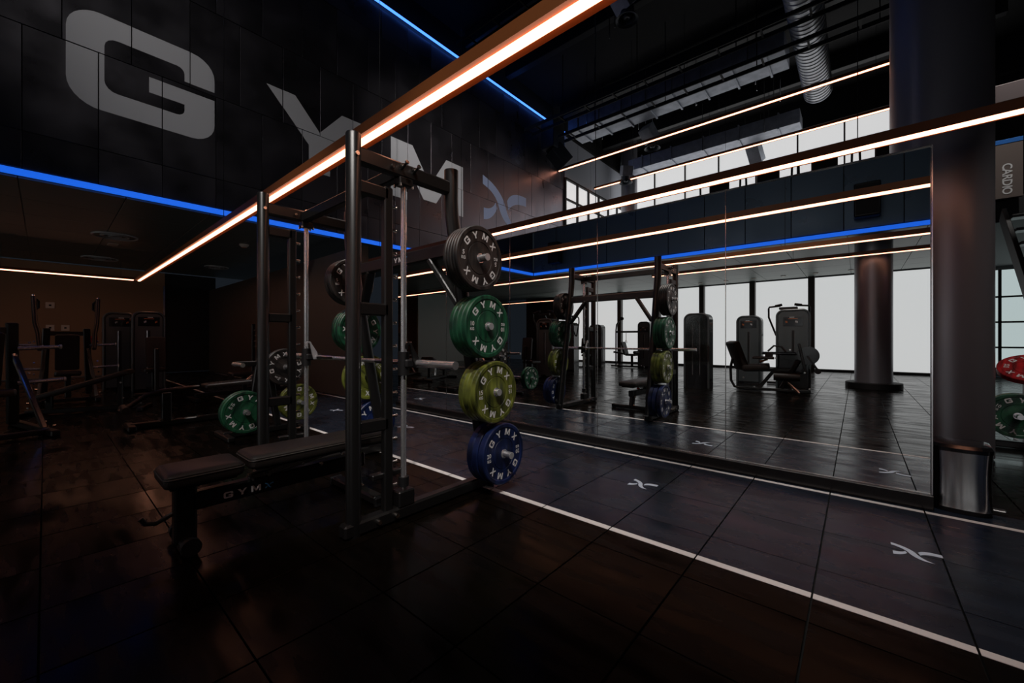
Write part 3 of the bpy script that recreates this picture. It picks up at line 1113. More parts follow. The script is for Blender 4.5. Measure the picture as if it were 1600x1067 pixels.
def tower(t, w=.56, d=.34, H=1.78, y=0.0, clear=False):
    T = Matrix.Translation((0, y, 0))
    sh = ob('shroud', G().prism(arch(w, H, .15), -d / 2, d / 2, T @ XZ), BLACKG, t)
    rim = [(p[0], y + d / 2 + .005, p[1]) for p in arch(w - .03, H - .015, .14)][1:]
    rim.append((-w / 2 + .015, y + d / 2 + .005, 0))
    ob('rim', G().tube(rim, .022, 8), PANELM, t)
    if clear:
        ob('cover', G().prism(arch(w - .12, H - .62, .1), -d / 2 - .03, -d / 2, Matrix.Translation((0, y, .55)) @ XZ), CLEAR, t)
        for k in range(2):
            ob('guide', G().cyl((-.08 + .16 * k, y + d / 2 + .012, .3), (-.08 + .16 * k, y + d / 2 + .012, 1.5), .009, n=8), CHROME, t)
        return
    ob('front_panel', G().prism(arch(w - .10, H - .10, .11), -d / 2 - .012, -d / 2, Matrix.Translation((0, y, .05)) @ XZ), PANELM, t)
    yf = y + d / 2 + .013
    ob('slot', G().box((0, yf, .86), (.045, .006, .95)), MATTE, t)
    ob('guide', G().cyl((.03, yf + .004, .4), (.03, yf + .004, 1.33), .005, n=6), CHROME, t)
    pl = ob('placard', G().box((0, yf, 1.53), (.36, .006, .20), bev=.002), BLACKG, t)
    ob('print', G().box((0, yf + .004, 1.595), (.17, .002, .008)), ORANGEP, pl)
    ob('print', G().box((-.02, yf + .004, 1.625), (.09, .002, .014)), WHITE, pl)
    for k in range(4):
        ob('print', G().box((-.13 + .022 * k + (.14 if k > 1 else 0), yf + .004, 1.53 - .01 * (k % 2)), (.014, .002, .04)), ORANGEP if k < 2 else WHITE, pl)


def pad(t, name, L, w, h, M):
    me = cushion(L, w, h).mesh(name)
    me.transform(M)
    return ob(name, me, PAD, t)


def TR(x, y, z, ry=0.0, rz=0.0, rx=0.0):
    return Matrix.Translation((x, y, z)) @ Matrix.Rotation(rz, 4, 'Z') @ Matrix.Rotation(ry, 4, 'Y') @ Matrix.Rotation(rx, 4, 'X')


def leg_extension(label, loc, rz):
    t = thing('leg_machine', label, 'gym machine', loc, rz, 'weight stack machines')
    tower(t, .62, .50, 1.80)
    yb = .70
    pad(t, 'seat', .50, .46, .12, TR(-.66, yb, .48, -.10))
    pad(t, 'backrest', .66, .48, .12, TR(-.98, yb, .80, -1.92, -.5))
    pad(t, 'side_pad', .40, .10, .06, TR(-.52, yb + .26, .72, 0, .1))
    ob('frame', G().beam((-1.0, yb, .06), (.30, yb, .06), .08, .06, .01), BLACK, t)
    ob('frame', G().beam((-.62, yb, .06), (-.30, yb, .52), .07, .07, .01), BLACK, t)
    ob('frame', G().beam((-.9, yb, .46), (.05, yb, .50), .07, .07, .01), BLACK, t)
    ob('frame', G().beam((.18, .1, .06), (.18, yb, .06), .08, .06, .01), BLACK, t)
    ob('support_hoop', G().tube([(-1.12, yb, .70), (-1.16, yb, .50), (-1.15, yb, .22), (-1.08, yb, .08), (-.90, yb, .05), (-.4, yb, .05)], .028, 12), BLACK, t)
    ob('cam_disc', G().cyl((.26, yb - .10, .80), (.26, yb - .05, .80), .19, n=32), BLACKG, t)
    ob('lever', G().beam((.10, yb, 1.05), (.22, yb, .44), .05, .06, .008, (0, 1, 0)), BLACK, t)
    ob('lever', G().beam((.24, yb - .07, .80), (.42, yb - .07, .50), .04, .05, .008, (0, 1, 0)), BLACK, t)
    ob('knob', G().cyl((.42, yb - .12, .48), (.42, yb - .02, .48), .055, n=20), MATTE, t)
    ob('roller', G().cyl((-.34, yb + .06, .36), (.12, yb + .06, .36), .095, n=20), PAD, t)
    ob('console', G().box((-.25, yb - .1, .84), (.62, .16, .06), bev=.02), BLACKG, t)
    ob('shield', G().box((-.02, yb - .18, .62), (.50, .10, .42), bev=.03), BLACKG, t)
    ob('frame', G().beam((-.20, yb, .10), (.10, yb + .12, .70), .08, .08, .01), BLACK, t)
    ob('thigh_pad', G().cyl((-.42, yb - .05, .80), (-.42, yb + .22, .80), .07, n=18), PAD, t)
    ob('grip', G().cyl((-.58, yb + .22, .66), (-.44, yb + .22, .72), .022, n=12), mat('grip_tan', (.32, .14, .06), .5), t)
    ob('grip', G().tube([(-.45, yb - .1, .88), (-.34, yb - .1, 1.0), (-.20, yb - .1, .98), (-.12, yb - .1, .86)], .02, 10), BLACK, t)
    ob('foot_bar', G().beam((-.15, yb, .30), (.12, yb + .25, .03), .05, .05, .006), STEEL, t)
    for x, z in ((-.58, .55), (-.05, .92), (.1, .62), (.2, .45), (-.9, .3), (-.7, .1), (.0, .10), (.28, .12), (-.3, .74)):
        ob('bolt', G().cyl((x, yb + .05, z), (x, yb + .075, z), .017, n=10), BOLT, t)
    return t


def press_machine(label, loc, rz, H=1.75, handles=True, back=True, clear=False):
    t = thing('press_machine', label, 'gym machine', loc, rz, 'weight stack machines')
    tower(t, .56, .34, H, clear=clear)
    yb = .62
    if back:
        pad(t, 'seat', .42, .36, .08, TR(0, yb + .18, .46, 0, PI / 2))
        pad(t, 'backrest', .62, .32, .08, TR(0, yb + .42, .88, -PI / 2 - .1, PI / 2))
        ob('frame', G().beam((0, .15, .06), (0, yb + .55, .06), .08, .07, .01), BLACK, t)
        ob('frame', G().beam((0, yb + .2, .06), (0, yb + .2, .45), .08, .08, .01), BLACK, t)
        ob('frame', G().beam((0, yb + .5, .06), (0, yb + .47, .95), .07, .07, .01, (0, 1, 0)), BLACK, t)
        ob('cross_foot', G().beam((-.35, yb + .55, .035), (.35, yb + .55, .035), .08, .06, .01), BLACK, t)
    if handles:
        for s_ in (-1, 1):
            ob('arm', G().tube([(s_ * .30, .02, 1.25), (s_ * .46, .12, 1.75), (s_ * .46, .14, H + .14), (s_ * .44, .16, H + .18), (s_ * .18, .2, H + .20)], .024, 10), BLACK, t)
            ob('grip', G().cyl((s_ * .30, .2, H + .20), (s_ * .14, .2, H + .23), .034, n=12), MATTE, t)
        ob('yoke', G().box((0, .2, H + .13), (.42, .07, .07), bev=.015), BLACK, t)
        ob('yoke', G().beam((0, .05, H - .05), (0, .2, H + .13), .06, .06, .01), BLACK, t)
    return t


def pull_machine(label, loc, rz):
    t = thing('pulldown_machine', label, 'gym machine', loc, rz, 'weight stack machines')
    tower(t, .50, .34, 1.85)
    ob('mast', G().tube([(-1.15, .3, .04), (-1.15, .3, 1.5), (-1.12, .3, 1.75), (-1.0, .3, 1.92), (-.88, .3, 1.98)], .03, 12), BLACK, t)
    ob('top_beam', G().beam((-1.15, .3, 1.45), (-.2, .12, 1.45), .06, .08, .01), BLACK, t)
    ob('pulley', G().cyl((-.88, .27, 2.0), (-.88, .33, 2.0), .07, n=20), MATTE, t)
    ob('grip', G().tube([(-.70, .3, 1.45), (-.70, .3, 1.12), (-.66, .3, 1.0), (-.74, .3, 1.0), (-.70, .3, 1.12)], .012, 8), CHROME, t)
    pad(t, 'seat', .42, .38, .08, TR(-.30, .62, .48))
    pad(t, 'backrest', .55, .36, .08, TR(-.58, .62, .78, -1.85))
    ob('frame', G().beam((-1.2, .62, .05), (.2, .62, .05), .08, .07, .01), BLACK, t)
    ob('frame', G().beam((-.30, .62, .05), (-.30, .62, .48), .08, .08, .01), BLACK, t)
    ob('frame', G().beam((-1.1, .62, .62), (-.4, .62, .52), .06, .07, .01), BLACK, t)
    ob('roller', G().cyl((-.1, .45, .62), (-.1, .85, .62), .06, n=16), PAD, t)
    for x, z in ((-.9, .12), (-.5, .12), (-.2, .2), (-.1, .4), (-.7, .6), (.1, .1)):
        ob('bolt', G().cyl((x, .66, z), (x, .69, z), .018, n=10), BOLT, t)
    return t


leg_extension('leg extension machine with a padded seat and tower, nearest in the mirror by the column', (-1.10, -3.20, 0), -.10)
press_machine('weight tower machine behind the leg extension seat, seen in the mirror', (-2.15, -4.35, 0), 0, handles=False, back=False)
press_machine('press machine with raised handles rising over the leg extension tower in the mirror', (-1.42, -5.55, 0), 0, H=1.85)
press_machine('weight tower turned away behind a glossy smoked cover, right of the mirrored rack', (-2.88, -2.42, 0), 0, handles=False, back=False, clear=True)
press_machine('weight tower machine with handles on top at the left in the mirror', (-7.05, -2.1, 0), 0)
pull_machine('pulldown machine with a bent mast before the mirrored windows', (-6.55, -8.2, 0), 0)
press_machine('dark press machine behind the mirrored rack, left of the pulldown machine', (-8.3, -7.4, 0), 0, handles=False)
press_machine('dark press machine with raised arms between mirrored plate stacks', (-8.0, -4.8, 0), 0)
press_machine('weight tower machine by the brown wall of the alcove', (-12.05, 1.50, 0), -PI / 2, handles=False)
press_machine('narrow weight tower set just behind the one by the brown wall', (-12.95, 1.12, 0), -PI / 2, handles=False, back=False)

# =================================================================== PLATE LOADED MACHINES IN THE ALCOVE
def lever_machine(label, loc, rz, tall=True, padpos=True):
    t = thing('lever_machine', label, 'gym machine', loc, rz, 'plate loaded machines in the alcove')
    for s_ in (-1, 1):
        ob('base_rail', G().beam((-.75, s_ * .36, .04), (.75, s_ * .36, .04), .08, .07, .01), BLACK, t)
        ob('mast', G().beam((-.45, s_ * .30, .05), (-.30, s_ * .26, 1.35), .08, .10, .012), BLACK, t)
        ob('strut', G().beam((.40, s_ * .36, .06), (-.32, s_ * .28, .95), .05, .05, .008), STEEL, t)
        if tall:
            ob('lever', G().tube([(.10, s_ * .34, .95), (-.10, s_ * .36, 1.25), (-.28, s_ * .40, 1.45), (-.38, s_ * .42, 1.95)], .034, 12), BLACK, t)
            ob('grip', G().tube([(-.38, s_ * .42, 1.93), (-.46, s_ * .36, 1.86), (-.50, s_ * .36, 1.74), (-.44, s_ * .40, 1.70)], .02, 10), MATTE, t)
            ob('bolt', G().cyl((-.38, s_ * .42, 1.95), (-.385, s_ * .425, 1.975), .018, n=10), BOLT, t)
        for z, ln in ((1.02, .36), (.58, .40)):
            ob('horn', G().cyl((-.28, s_ * .30, z), (-.24, s_ * (.30 + ln), z + .02), .024, n=16), CHROME, t)
            ob('horn_cap', G().cyl((-.24, s_ * (.30 + ln), z + .02), (-.239, s_ * (.318 + ln), z + .02), .03, n=16), LTGREY, t)
        for x, z in ((-.4, .3), (-.36, .7), (-.33, 1.1), (.2, .12), (.5, .1), (-.1, .5)):
            ob('bolt', G().cyl((x, s_ * .40, z), (x, s_ * .425, z), .014, n=8), BOLT, t)
    ob('cross_tube', G().beam((-.33, -.30, 1.25), (-.33, .30, 1.25), .07, .08, .01), BLACK, t)
    ob('cross_tube', G().beam((.55, -.36, .05), (.55, .36, .05), .07, .06, .01), BLACK, t)
    if padpos:
        pad(t, 'seat', .40, .34, .08, TR(.12, 0, .46, -.12))
        pad(t, 'backrest', .70, .32, .08, TR(-.14, 0, .88, -1.30))
        ob('seat_post', G().beam((.12, 0, .05), (.12, 0, .46), .08, .08, .01), BLACK, t)
    return t


lever_machine('plate loaded press machine with chrome horns at the left edge of the room', (-7.75, -.45, 0), .25, tall=False)
lever_machine('plate loaded machine with two raised bent levers against the brown alcove wall', (-11.3, .28, 0), 0.0)
t = thing('incline_bench', 'long inclined padded bench between the lever machine and the weight tower', 'bench', (-9.15, .42, 0), math.radians(70))
pad(t, 'pad', 1.15, .38, .08, TR(0, 0, .40, -.33))
ob('rail', G().beam((-.65, 0, .05), (.70, 0, .05), .08, .07, .01), BLACK, t)
ob('post', G().beam((-.40, 0, .06), (-.40, 0, .30), .07, .07, .01), BLACK, t)
ob('post', G().beam((.40, 0, .06), (.40, 0, .55), .07, .07, .01), BLACK, t)
ob('foot', G().beam((-.65, -.3, .03), (-.65, .3, .03), .07, .055, .01), BLACK, t)
ob('foot', G().beam((.70, -.3, .03), (.70, .3, .03), .07, .055, .01), BLACK, t)
for x, z in ((.45, .2), (.42, .45), (-.42, .2), (.66, .10), (-.6, .12)):
    ob('bolt', G().cyl((x, -.04, z), (x, -.07, z), .014, n=8), BOLT, t)

t = thing('back_bench', 'low black exercise bench with bent tube and hooked handle beside green plates', 'bench', (-6.95, 1.15, 0), PI / 2)
ob('base_bar', G().beam((-.45, 0, .04), (.75, 0, .04), .08, .07, .01), BLACK, t)
ob('cross_foot', G().beam((.75, -.30, .035), (.75, .30, .035), .08, .06, .01), BLACK, t)
ob('cross_foot', G().beam((-.45, -.20, .035), (-.45, .20, .035), .08, .06, .01), BLACK, t)
ob('post', G().beam((-.10, 0, .05), (-.10, 0, .44), .10, .09, .01), BLACK, t)
ob('bent_tube', G().tube([(-.55, 0, .24), (-.45, 0, .30), (-.30, 0, .42), (-.15, 0, .46), (.25, 0, .48)], .028, 12), BLACK, t)
pad(t, 'pad', .62, .30, .06, TR(.60, 0, .47, -.04))
ob('handle', G().tube([(.80, 0, .50), (.92, 0, .60), (1.02, 0, .60), (1.07, 0, .52), (1.08, 0, .36)], .02, 10), STEEL, t)
ob('roller', G().cyl((-.5, -.18, .26), (-.5, .18, .26), .045, n=16), PAD, t)
for y_ in (-.055, .055):
    ob('bolt', G().cyl((-.16, y_ * 1.0, .09), (-.16, y_ * 1.6, .09), .016, n=8), BOLT, t)
    ob('bolt', G().cyl((-.04, y_ * 1.0, .09), (-.04, y_ * 1.6, .09), .016, n=8), BOLT, t)

t = thing('low_row_machine', 'low rowing seat with curved chrome handle in the dark middle of the alcove', 'gym machine', (-9.3, 2.6, 0), PI / 2)
pad(t, 'seat', .5, .34, .07, TR(0, 0, .42))
ob('rail', G().beam((-.8, 0, .10), (.8, 0, .10), .09, .08, .01), BLACK, t)
ob('post', G().beam((0, 0, .1), (0, 0, .42), .08, .08, .01), BLACK, t)
ob('mast', G().beam((.6, 0, .1), (.6, 0, .85), .10, .10, .012), BLACK, t)
ob('handle', G().tube([(.5, -.2, .72), (.45, -.12, .84), (.42, 0, .86), (.45, .12, .84), (.5, .2, .72)], .018, 10), CHROME, t)
ob('foot_plate', G().box((.45, 0, .28), (.05, .5, .25), bev=.01), STEEL, t)
ob('print', G().box((.55, -.06, .55), (.06, .006, .02)), BLUEP, t)
ob('cross_foot', G().beam((-.8, -.3, .035), (-.8, .3, .035), .08, .06, .01), BLACK, t)

t = thing('peg_post', 'slim dark post with a row of small pegs deep in the alcove', 'storage post', (-10.8, 3.2, 0))
ob('post', G().beam((0, 0, .0), (0, 0, 1.5), .07, .07, .008), BLACK, t)
ob('foot', G().box((0, 0, .02), (.4, .4, .04), bev=.008), BLACK, t)
for k in range(4):
    ob('peg', G().cyl((.03, 0, .95 + k * .13), (.17, 0, .97 + k * .13), .016, n=10), BOLT, t)

# =================================================================== PLATE TREES
def plate_tree(label, loc, rz, pegs, ax):
    t = thing('plate_tree', label, 'plate rack', loc, rz, 'free standing plate trees')
    ob('post', G().beam((0, -.16, .05), (0, -.02, 1.1), .07, .07, .01), BLACK, t)
    ob('post', G().beam((0, .16, .05), (0, .02, 1.1), .07, .07, .01), BLACK, t)
    ob('base', G().beam((0, -.42, .04), (0, .42, .04), .08, .07, .01), BLACK, t)
    ob('foot', G().beam((-.28, -.40, .03), (.28, -.40, .03), .07, .055, .01), BLACK, t)
    ob('foot', G().beam((-.28, .40, .03), (.28, .40, .03), .07, .055, .01), BLACK, t)
    for y, z, ln in pegs:
        ob('peg', G().cyl((-.03, y, z), (ln, y, z), .0245, n=16), CHROME, t)
        ob('peg_arm', G().beam((0, 0, z), (0, y, z), .06, .06, .008), BLACK, t)
    return t


plate_tree('black plate tree behind the left side of the rack', (-5.50, 1.74, 0), 0, [(-.34, .36, .62), (.34, .355, .30), (-.30, .85, .30), (.19, .80, .30)], 0)
TG = 'bumper plates on the plate tree left of the rack'
stack(10, 2, -4.94, 1.40, .36, 'on the low front peg of the plate tree', TG, spins=[-.55], gaps={1: .035})
stack(15, 2, -5.30, 2.08, .355, 'on the low rear peg of the plate tree', TG, spins=[-.9])
stack(5, 3, -5.32, 1.93, .80, 'on the high rear peg of the plate tree', TG, spins=[-2.2])

# plate tree beyond the column at the right edge
t = thing('plate_tree', 'plate tree with red and green plates beyond the column at the right edge', 'plate rack', (1.35, 6.62, 0), 0, 'free standing plate trees')
ob('post', G().beam((0, 0, .04), (0, 0, .72), .09, .09, .01), BLACK, t)
ob('base', G().beam((-.40, 0, .04), (.40, 0, .04), .08, .07, .01), BLACK, t)
ob('foot', G().beam((0, -.40, .03), (0, .40, .03), .08, .055, .01), BLACK, t)
for x, z in ((-.13, .37), (.32, .37)):
    ob('peg', G().cyl((x, 0, z), (x, -.36, z), .0245, n=16), CHROME, t)
    ob('peg_arm', G().beam((0, 0, z), (x, 0, z), .06, .06, .008), BLACK, t)
dn = Vector((-.10, -.55, .83)).normalized()
ob('peg', G().cyl((0, 0, .70), Vector((0, 0, .70)) + dn * .26, .0245, n=16), CHROME, t)
RYm = Matrix(((1, 0, 0), (0, 0, -1), (0, 1, 0)))      # face towards -Y
plate(10, (1.22, 6.38, .37), RYm, -.5, 'green 10 kg bumper plate facing the room beyond the column', 'bumper plates at the right edge')
plate(15, (1.22, 6.44, .37), RYm, .9, 'olive yellow 15 kg bumper plate behind the green plate at the right edge', 'bumper plates at the right edge')
zax = dn
xax = Vector((1, 0, 0)) - zax * zax.x
xax.normalize()
yax = zax.cross(xax)
RT = Matrix((xax, yax, zax)).transposed()
plate(25, Vector((1.35, 6.62, .70)) + dn * .16, RT, 2.9, 'tilted red bumper plate on top of the plate tree beyond the column', 'bumper plates at the right edge')

# =================================================================== ALCOVE WALL FITTINGS, CEILING FITTINGS
def wallplate(name, y, z, m, label, cat, s_=.13, dark=True):
    t = thing(name, label, cat, (XA + .0, y, z))
    ob('plate', G().box((.012, 0, 0), (.02, s_, s_), bev=.004), m, t)
    ob('insert', G().box((.025, 0, 0), (.008, s_ * .28, s_ * .28), bev=.002), MATTE, t)
    return t


WPL = mat('ivory_plastic', (.75, .66, .58), .4)
wallplate('wall_switch', .10, 2.14, WPL, 'ivory wall switch high on the brown alcove wall', 'switch', .18)
wallplate('wall_socket', .10, 1.48, WPL, 'left ivory wall socket below the switch on the alcove wall', 'socket', .17)
wallplate('wall_socket', .40, 1.48, WPL, 'right ivory wall socket below the switch on the alcove wall', 'socket', .17)
wallplate('alarm_box', .97, 1.14, REDP, 'red alarm box on the brown alcove wall', 'alarm box', .2)
struct('trim_1', G().box((XA + .06, 4.0 - 1.35, 1.5), (.05, .05, 2.9)), STEEL)


def vent(x, y, r, label):
    t = thing('ceiling_vent', label, 'ceiling vent', (x, y, ZC), 0, 'round ceiling vents')
    for k, rr in enumerate((r, r * .62, r * .28)):
        ob('ring', G().lathe([(rr - .035, -.012), (rr, -.03), (rr + .012, -.02), (rr + .012, 0), (rr - .035, 0)], 40, closed=True), mat('vent_white', (.55, .55, .55), .4), t)
    return t


vent(-12.3, 1.0, .36, 'white round ceiling vent nearest the blue cove in the alcove')
vent(-16.0, 1.0, .36, 'white round ceiling vent deep in the alcove near the brown wall')
vent(-15.2, 3.5, .30, 'white round ceiling vent at the right of the alcove')
t = tag(ob('ceiling_lamp', G().box((-13.4, 1.05, ZC - .012), (.30, .18, .02), bev=.004), WPL), 'small white flush ceiling fitting beside the round vent', 'ceiling fitting')
t = thing('smoke_detector', 'small round smoke detector with orange light on the alcove ceiling', 'smoke detector', (-11.1, 3.1, ZC))
ob('body', G().lathe([(0, -.07), (.05, -.07), (.09, -.03), (.10, 0), (0, 0)], 24), WPL, t)
ob('ring', G().lathe([(.05, -.075), (.055, -.075), (.055, -.068), (.05, -.068)], 24, closed=True), ORANGEP, t)
for k in range(9):
    t = tag(ob('downlight', G().lathe([(0, -.012), (.05, -.012), (.075, -.02), (.08, 0), (0, 0)], 20, Matrix.Translation((-6.6 + k * .92, -9.35, ZC))), WPL),
            '%s small white downlight in the ceiling row before the mirrored windows' % ['first', 'second', 'third', 'fourth', 'fifth', 'sixth', 'seventh', 'eighth', 'ninth'][k], 'downlight', 'downlights along the mirrored windows')
for x, z, lb in ((0.15, 4.05, 'black loudspeaker on the soffit at the right in the mirror'), (-7.75, 4.05, 'black loudspeaker on the soffit near the corner with the lettered wall')):
    t = thing('loudspeaker', lb, 'loudspeaker', (x, SY + .02, z), 0, 'loudspeakers on the soffit')
    ob('cabinet', G().box((0, .16, 0), (.42, .28, .70), bev=.02), BLACK, t)
    ob('grille', G().box((0, .305, 0), (.36, .012, .62), bev=.004), MATTE, t)
    ob('bracket', G().box((0, .01, 0), (.12, .04, .30), bev=.004), BLACK, t)

# =================================================================== DUCTS AND SERVICES UNDER THE HIGH CEILING
def rect_duct(label, x0, x1, y, z, w, h, m, nf, hang):
    t = thing('air_duct', label, 'air duct', ((x0 + x1) / 2, y, z), 0, 'air ducts')
    L = x1 - x0
    ob('trunk', G().box((0, 0, 0), (L, w, h), bev=.01), m, t)
    for k in range(nf):
        ob('flange', G().box((-L / 2 + L * (k + .5) / nf, 0, 0), (.05, w + .09, h + .09), bev=.006), m, t)
    for k in range(hang):
        for s_ in (-1, 1):
            ob('hanger_rod', G().cyl((-L / 2 + L * (k + .5) / hang, s_ * (w / 2 + .06), -h / 2 - .05), (-L / 2 + L * (k + .5) / hang, s_ * (w / 2 + .06), 10.24 - z), .012, n=6), STEEL, t)
    return t


rect_duct('long galvanised duct nearest under the black ceiling', -7.55, -1.35, 12.20, 8.45, .95, .5, GALV, 8, 4)
rect_duct('galvanised duct beside the high windows, behind the upper light strips', -7.2, -1.4, 16.15, 8.32, .80, .45, GALV, 5, 3)
t = thing('duct_end', 'dark blue duct elbow dropping by the lettered wall', 'air duct', (-8.30, 11.6, 8.5))
ob('trunk', G().box((0, .3, -.1), (.55, .7, 1.0), bev=.02), GALVD, t)
ob('throat', G().beam((0, .3, -.5), (.25, .75, -1.0), .55, .5, .02), GALVD, t)
ob('hanger_rod', G().cyl((0, .3, .4), (0, .3, 1.74), .015, n=8), STEEL, t)
sd = thing('spiral_duct', 'ribbed silver spiral duct running to the high windows', 'air duct', (-.92, 12.6, 8.75))
ob('tube', G().lathe([(.34, -4.6), (.34, 2.85)], 40, Matrix.Rotation(-PI / 2, 4, 'X')), mat('spiral_silver', (.72, .75, .80), .32, .55), sd)
n = 46
ribm = G().lathe([(.335, -.022), (.356, -.008), (.356, .008), (.335, .022)], 36, Matrix.Rotation(-PI / 2, 4, 'X'), closed=True).mesh('rib')
ribm.materials.append(mat('spiral_silver', (.72, .75, .80), .32, .55))
for k in range(n):
    o = bpy.data.objects.new('rib', ribm)
    COL.objects.link(o)
    o.parent = sd
    o.location = (0, -4.5 + k * .162, 0)
ob('end_cap', G().lathe([(0, 2.85), (.36, 2.85), (.36, 2.80), (0, 2.80)], 36, Matrix.Rotation(-PI / 2, 4, 'X')), GALV, sd)
for k in range(3):
    ob('hanger_rod', G().cyl((0, -4 + k * 3, .34), (0, -4 + k * 3, 1.49), .012, n=6), STEEL, sd)


def jet(x, y, z, label, dx, dy, dz=-.3):
    t = thing('jet_diffuser', label, 'air diffuser', (x, y, z), 0, 'round jet diffusers')
    ob('box', G().beam((0, 0, 0), (dx, dy, dz), .42, .36, .01), GALV, t)
    e = Vector((dx, dy, dz))
    ob('nozzle', G().lathe([(.16, .0), (.16, -.14), (.25, -.26), (.26, -.28), (.20, -.25), (.13, -.12), (.13, 0)], 32, Matrix.Translation(e), closed=True), GALVD, t)
    ob('core', G().lathe([(0, -.22), (.06, -.24), (.10, -.20), (0, -.12)], 24, Matrix.Translation(e)), GALVD, t)
    for s_ in (-.24, .24):
        ob('hanger_rod', G().cyl((s_, 0, 0), (s_, 0, 10.24 - z), .010, n=6), STEEL, t)
    return t


jet(-5.35, 13.02, 8.2, 'round air diffuser under the middle of the long duct', .1, .35, -.35)
jet(-6.9, 15.0, 8.0, 'round air diffuser at the left end of the duct by the high windows', -.1, .1, -.35)
jet(-2.9, 16.85, 8.25, 'round air diffuser hanging before the bright high windows', .1, .35, -.55)
jet(-4.2, 8.6, 9.2, 'round air diffuser nearest in the dark ceiling', .1, .3, -.3)


def tray(label, x0, x1, y, z):
    t = thing('cable_tray', label, 'cable tray', ((x0 + x1) / 2, y, z), 0, 'cable trays')
    L = x1 - x0
    for s_ in (-1, 1):
        ob('side_rail', G().box((0, s_ * .2, 0), (L, .03, .10)), MATTE, t)
    for k in range(int(L / .9)):
        ob('rung', G().box((-L / 2 + .45 + k * .9, 0, -.02), (.04, .4, .03)), MATTE, t)
    for k in range(4):
        ob('hanger_rod', G().cyl((-L / 2 + L * (k + .5) / 4, .22, 0), (-L / 2 + L * (k + .5) / 4, .22, 10.24 - z), .012, n=6), MATTE, t)
    return t


tray('black cable tray in front of the long duct', -8.4, 1.5, 10.6, 8.1)
tray('black cable tray below the long duct', -7.6, 1.5, 11.40, 7.92)
tray('high black cable tray deep in the dark ceiling', -8.4, 1.5, 7.6, 9.3)
g = G()
for k, (x, y, l) in enumerate(((-5.1, 9.2, 1.3), (-4.75, 9.3, 1.5), (-4.9, 9.9, .8), (-3.6, 9.5, .7), (-3.9, 13.6, 1.6), (-3.3, 13.8, 1.9), (-2.3, 14.0, 1.6), (-1.9, 14.2, 1.9), (-1.7, 13.9, 2.2), (-5.9, 14.4, 1.5))):
    o = tag(ob('hanger_rod', G().cyl((x, y, 10.24), (x, y, 10.24 - l), .014, n=6), STEEL),
            'bare steel hanger rod, %s from the left among those %s' % (['first', 'second', 'third', 'fourth', 'fifth', 'sixth'][k if k < 4 else k - 4], 'before the long duct' if k < 4 else 'behind the long duct'), 'rod', 'bare hanger rods')
for k, y in enumerate((5.5, 8.2, 10.0, 13.2, 16.6)):
    tag(ob('ceiling_beam', G().box(((XF + 3) / 2, y, 9.98), (3 - XF, .22, .42), bev=.01), mat('beam_dark', (.02, .02, .022), .5)),
        '%s dark steel beam under the black ceiling, counting from the camera' % ['first', 'second', 'third', 'fourth', 'fifth'][k], 'beam', 'ceiling beams')

# =================================================================== MEZZANINE WITH TREADMILLS, SIGN, STAIR
mz = struct('floor_mezzanine', G().box(((XF + XR) / 2 + .6, 15.15, 3.55), (XR - XF - 1.4, 7.1, .46), bev=.01), MATTE)


def treadmill(x, label):
    t = thing('treadmill', label, 'treadmill', (x, 12.35, 3.78), 0, 'treadmills on the upper floor')
    ob('deck', G().box((0, -.2, .12), (.75, 1.1, .20), bev=.03), BLACK, t)
    ob('belt', G().box((0, -.2, .225), (.52, 1.0, .012)), MATTE, t)
    for s_ in (-1, 1):
        ob('upright', G().beam((s_ * .36, .28, .15), (s_ * .36, .20, 1.30), .06, .09, .01), BLACK, t)
        ob('handrail', G().tube([(s_ * .36, .2, 1.1), (s_ * .36, -.3, 1.08)], .025, 10), MATTE, t)
        ob('speaker_post', G().beam((s_ * .50, .2, 1.0), (s_ * .52, .2, 1.78), .045, .06, .008), MATTE, t)
    ob('console', G().box((0, .2, 1.38), (.68, .10, .30), TR(0, 0, 0, 0, 0, -.0), bev=.02), BLACKG, t)
    ob('screen', G().box((0, .14, 1.62), (.52, .06, .42), bev=.03), mat('screen_back', (.03, .022, .02), .35), t)
    return t


for k, lb in enumerate(('leftmost treadmill screen above the mirror top, before the high windows', 'second treadmill from the left above the mirror top', 'third treadmill from the left above the mirror top', 'treadmill above the mirror top next to the column')):
    treadmill(-2.98 + k * 1.18, lb)

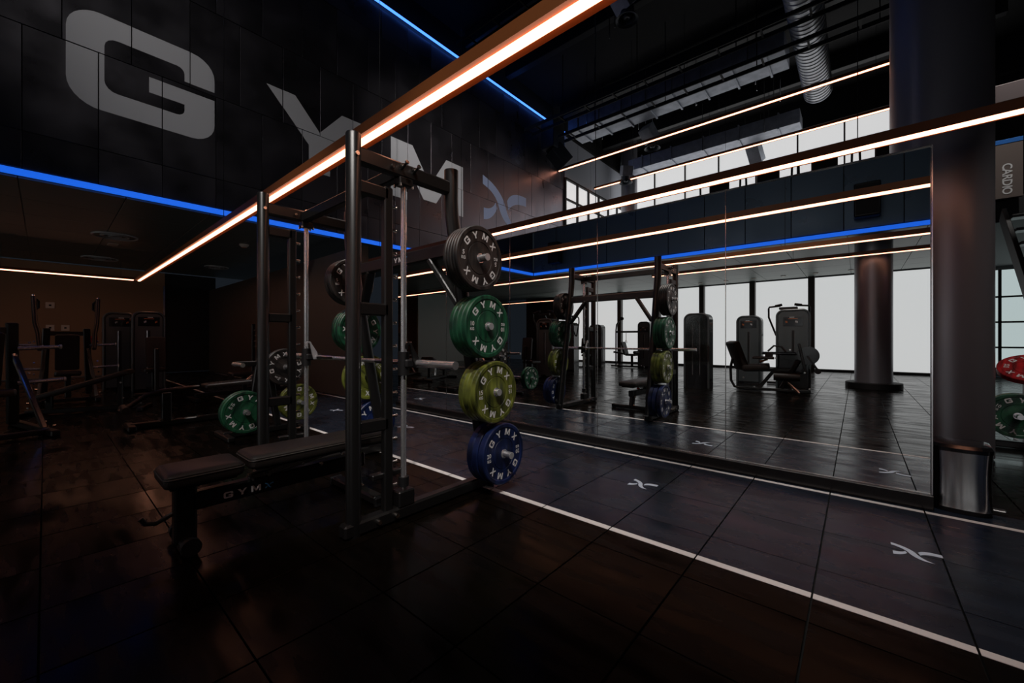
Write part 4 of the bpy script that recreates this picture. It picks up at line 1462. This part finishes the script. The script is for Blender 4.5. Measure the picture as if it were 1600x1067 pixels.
t = thing('hanging_sign', 'brown panel reading CARDIO on the upper floor edge beyond the column', 'sign', (1.93, 11.40, 3.70))
ob('panel', G().box((0, 0, .50), (.62, .06, 1.0), bev=.006), BROWNP, t)
ob('top_band', G().box((0, 0, 1.03), (.62, .07, .08), bev=.004), mat('sign_blue', (.02, .16, .55), .45), t)
ob('bracket', G().box((0, .12, .05), (.5, .22, .06), bev=.004), MATTE, t)
xx = .575
for ch in 'CARDIO':
    vs, fs = text_mesh(ch, .165, .95, .003)
    ob('letter', G().add(vs, fs, Matrix.Translation((.12, -.034, xx)) @ Matrix.Rotation(PI / 2, 4, 'X') @ Matrix.Rotation(-PI / 2, 4, 'Z')), WHITE, t)
    xx -= .098 if ch not in 'DI' else .075

t = thing('steel_stair', 'dark steel stair with handrails rising to the upper floor at the right edge', 'stair', (2.55, 10.45, 0))
for k in range(12):
    ob('tread', G().box((-.0, -2.2 + k * .24, .27 * (k + 1)), (1.1, .28, .05), bev=.006), BLACK, t)
for s_ in (-1, 1):
    ob('stringer', G().beam((s_ * .58, -2.35, .1), (s_ * .58, .72, 3.37), .06, .26, .006), MATTE, t)
ob('handrail', G().tube([(.58, -2.35, 1.05), (.58, .72, 4.30)], .03, 10), WHITEP, t)
for k in range(6):
    ob('baluster', G().cyl((.58, -2.2 + k * .5, .3 + k * .54), (.58, -2.2 + k * .5, 1.2 + k * .54), .012, n=6), BLACK, t)
t = thing('white_railing', 'white steel railing on the upper floor beside the hanging sign', 'railing', (2.55, 12.0, 3.78))
for k in range(5):
    ob('baluster', G().cyl((k * .35, 0, 0), (k * .35, 0, 1.9), .03, n=10), WHITEP, t)
for z in (.1, 1.0, 1.9):
    ob('rail', G().cyl((0, 0, z), (1.4, 0, z), .035, n=10), WHITEP, t)
ob('brace', G().cyl((0, 0, .1), (1.4, 0, 1.9), .03, n=10), WHITEP, t)
w4 = struct('window_4', G().box((4.3, BY - .35, 1.75), (6.6, .06, 2.9)), GLASSP)
for k in range(10):
    ob('mullion', G().box((1.1 + k * .7, BY - .41, 1.75), (.06, .08, 2.9)), MATTE, w4)
for k in range(3):
    ob('transom', G().box((4.3, BY - .41, .9 + k * .75), (6.6, .08, .05)), MATTE, w4)
tag(ob('ceiling_beam', G().box((4.8, 10.6, 5.26), (7.0, .3, .30), bev=.01), mat('pinkish_beam', (.30, .24, .24), .5)), 'pale painted beam beyond the column at the right edge', 'beam', 'ceiling beams')
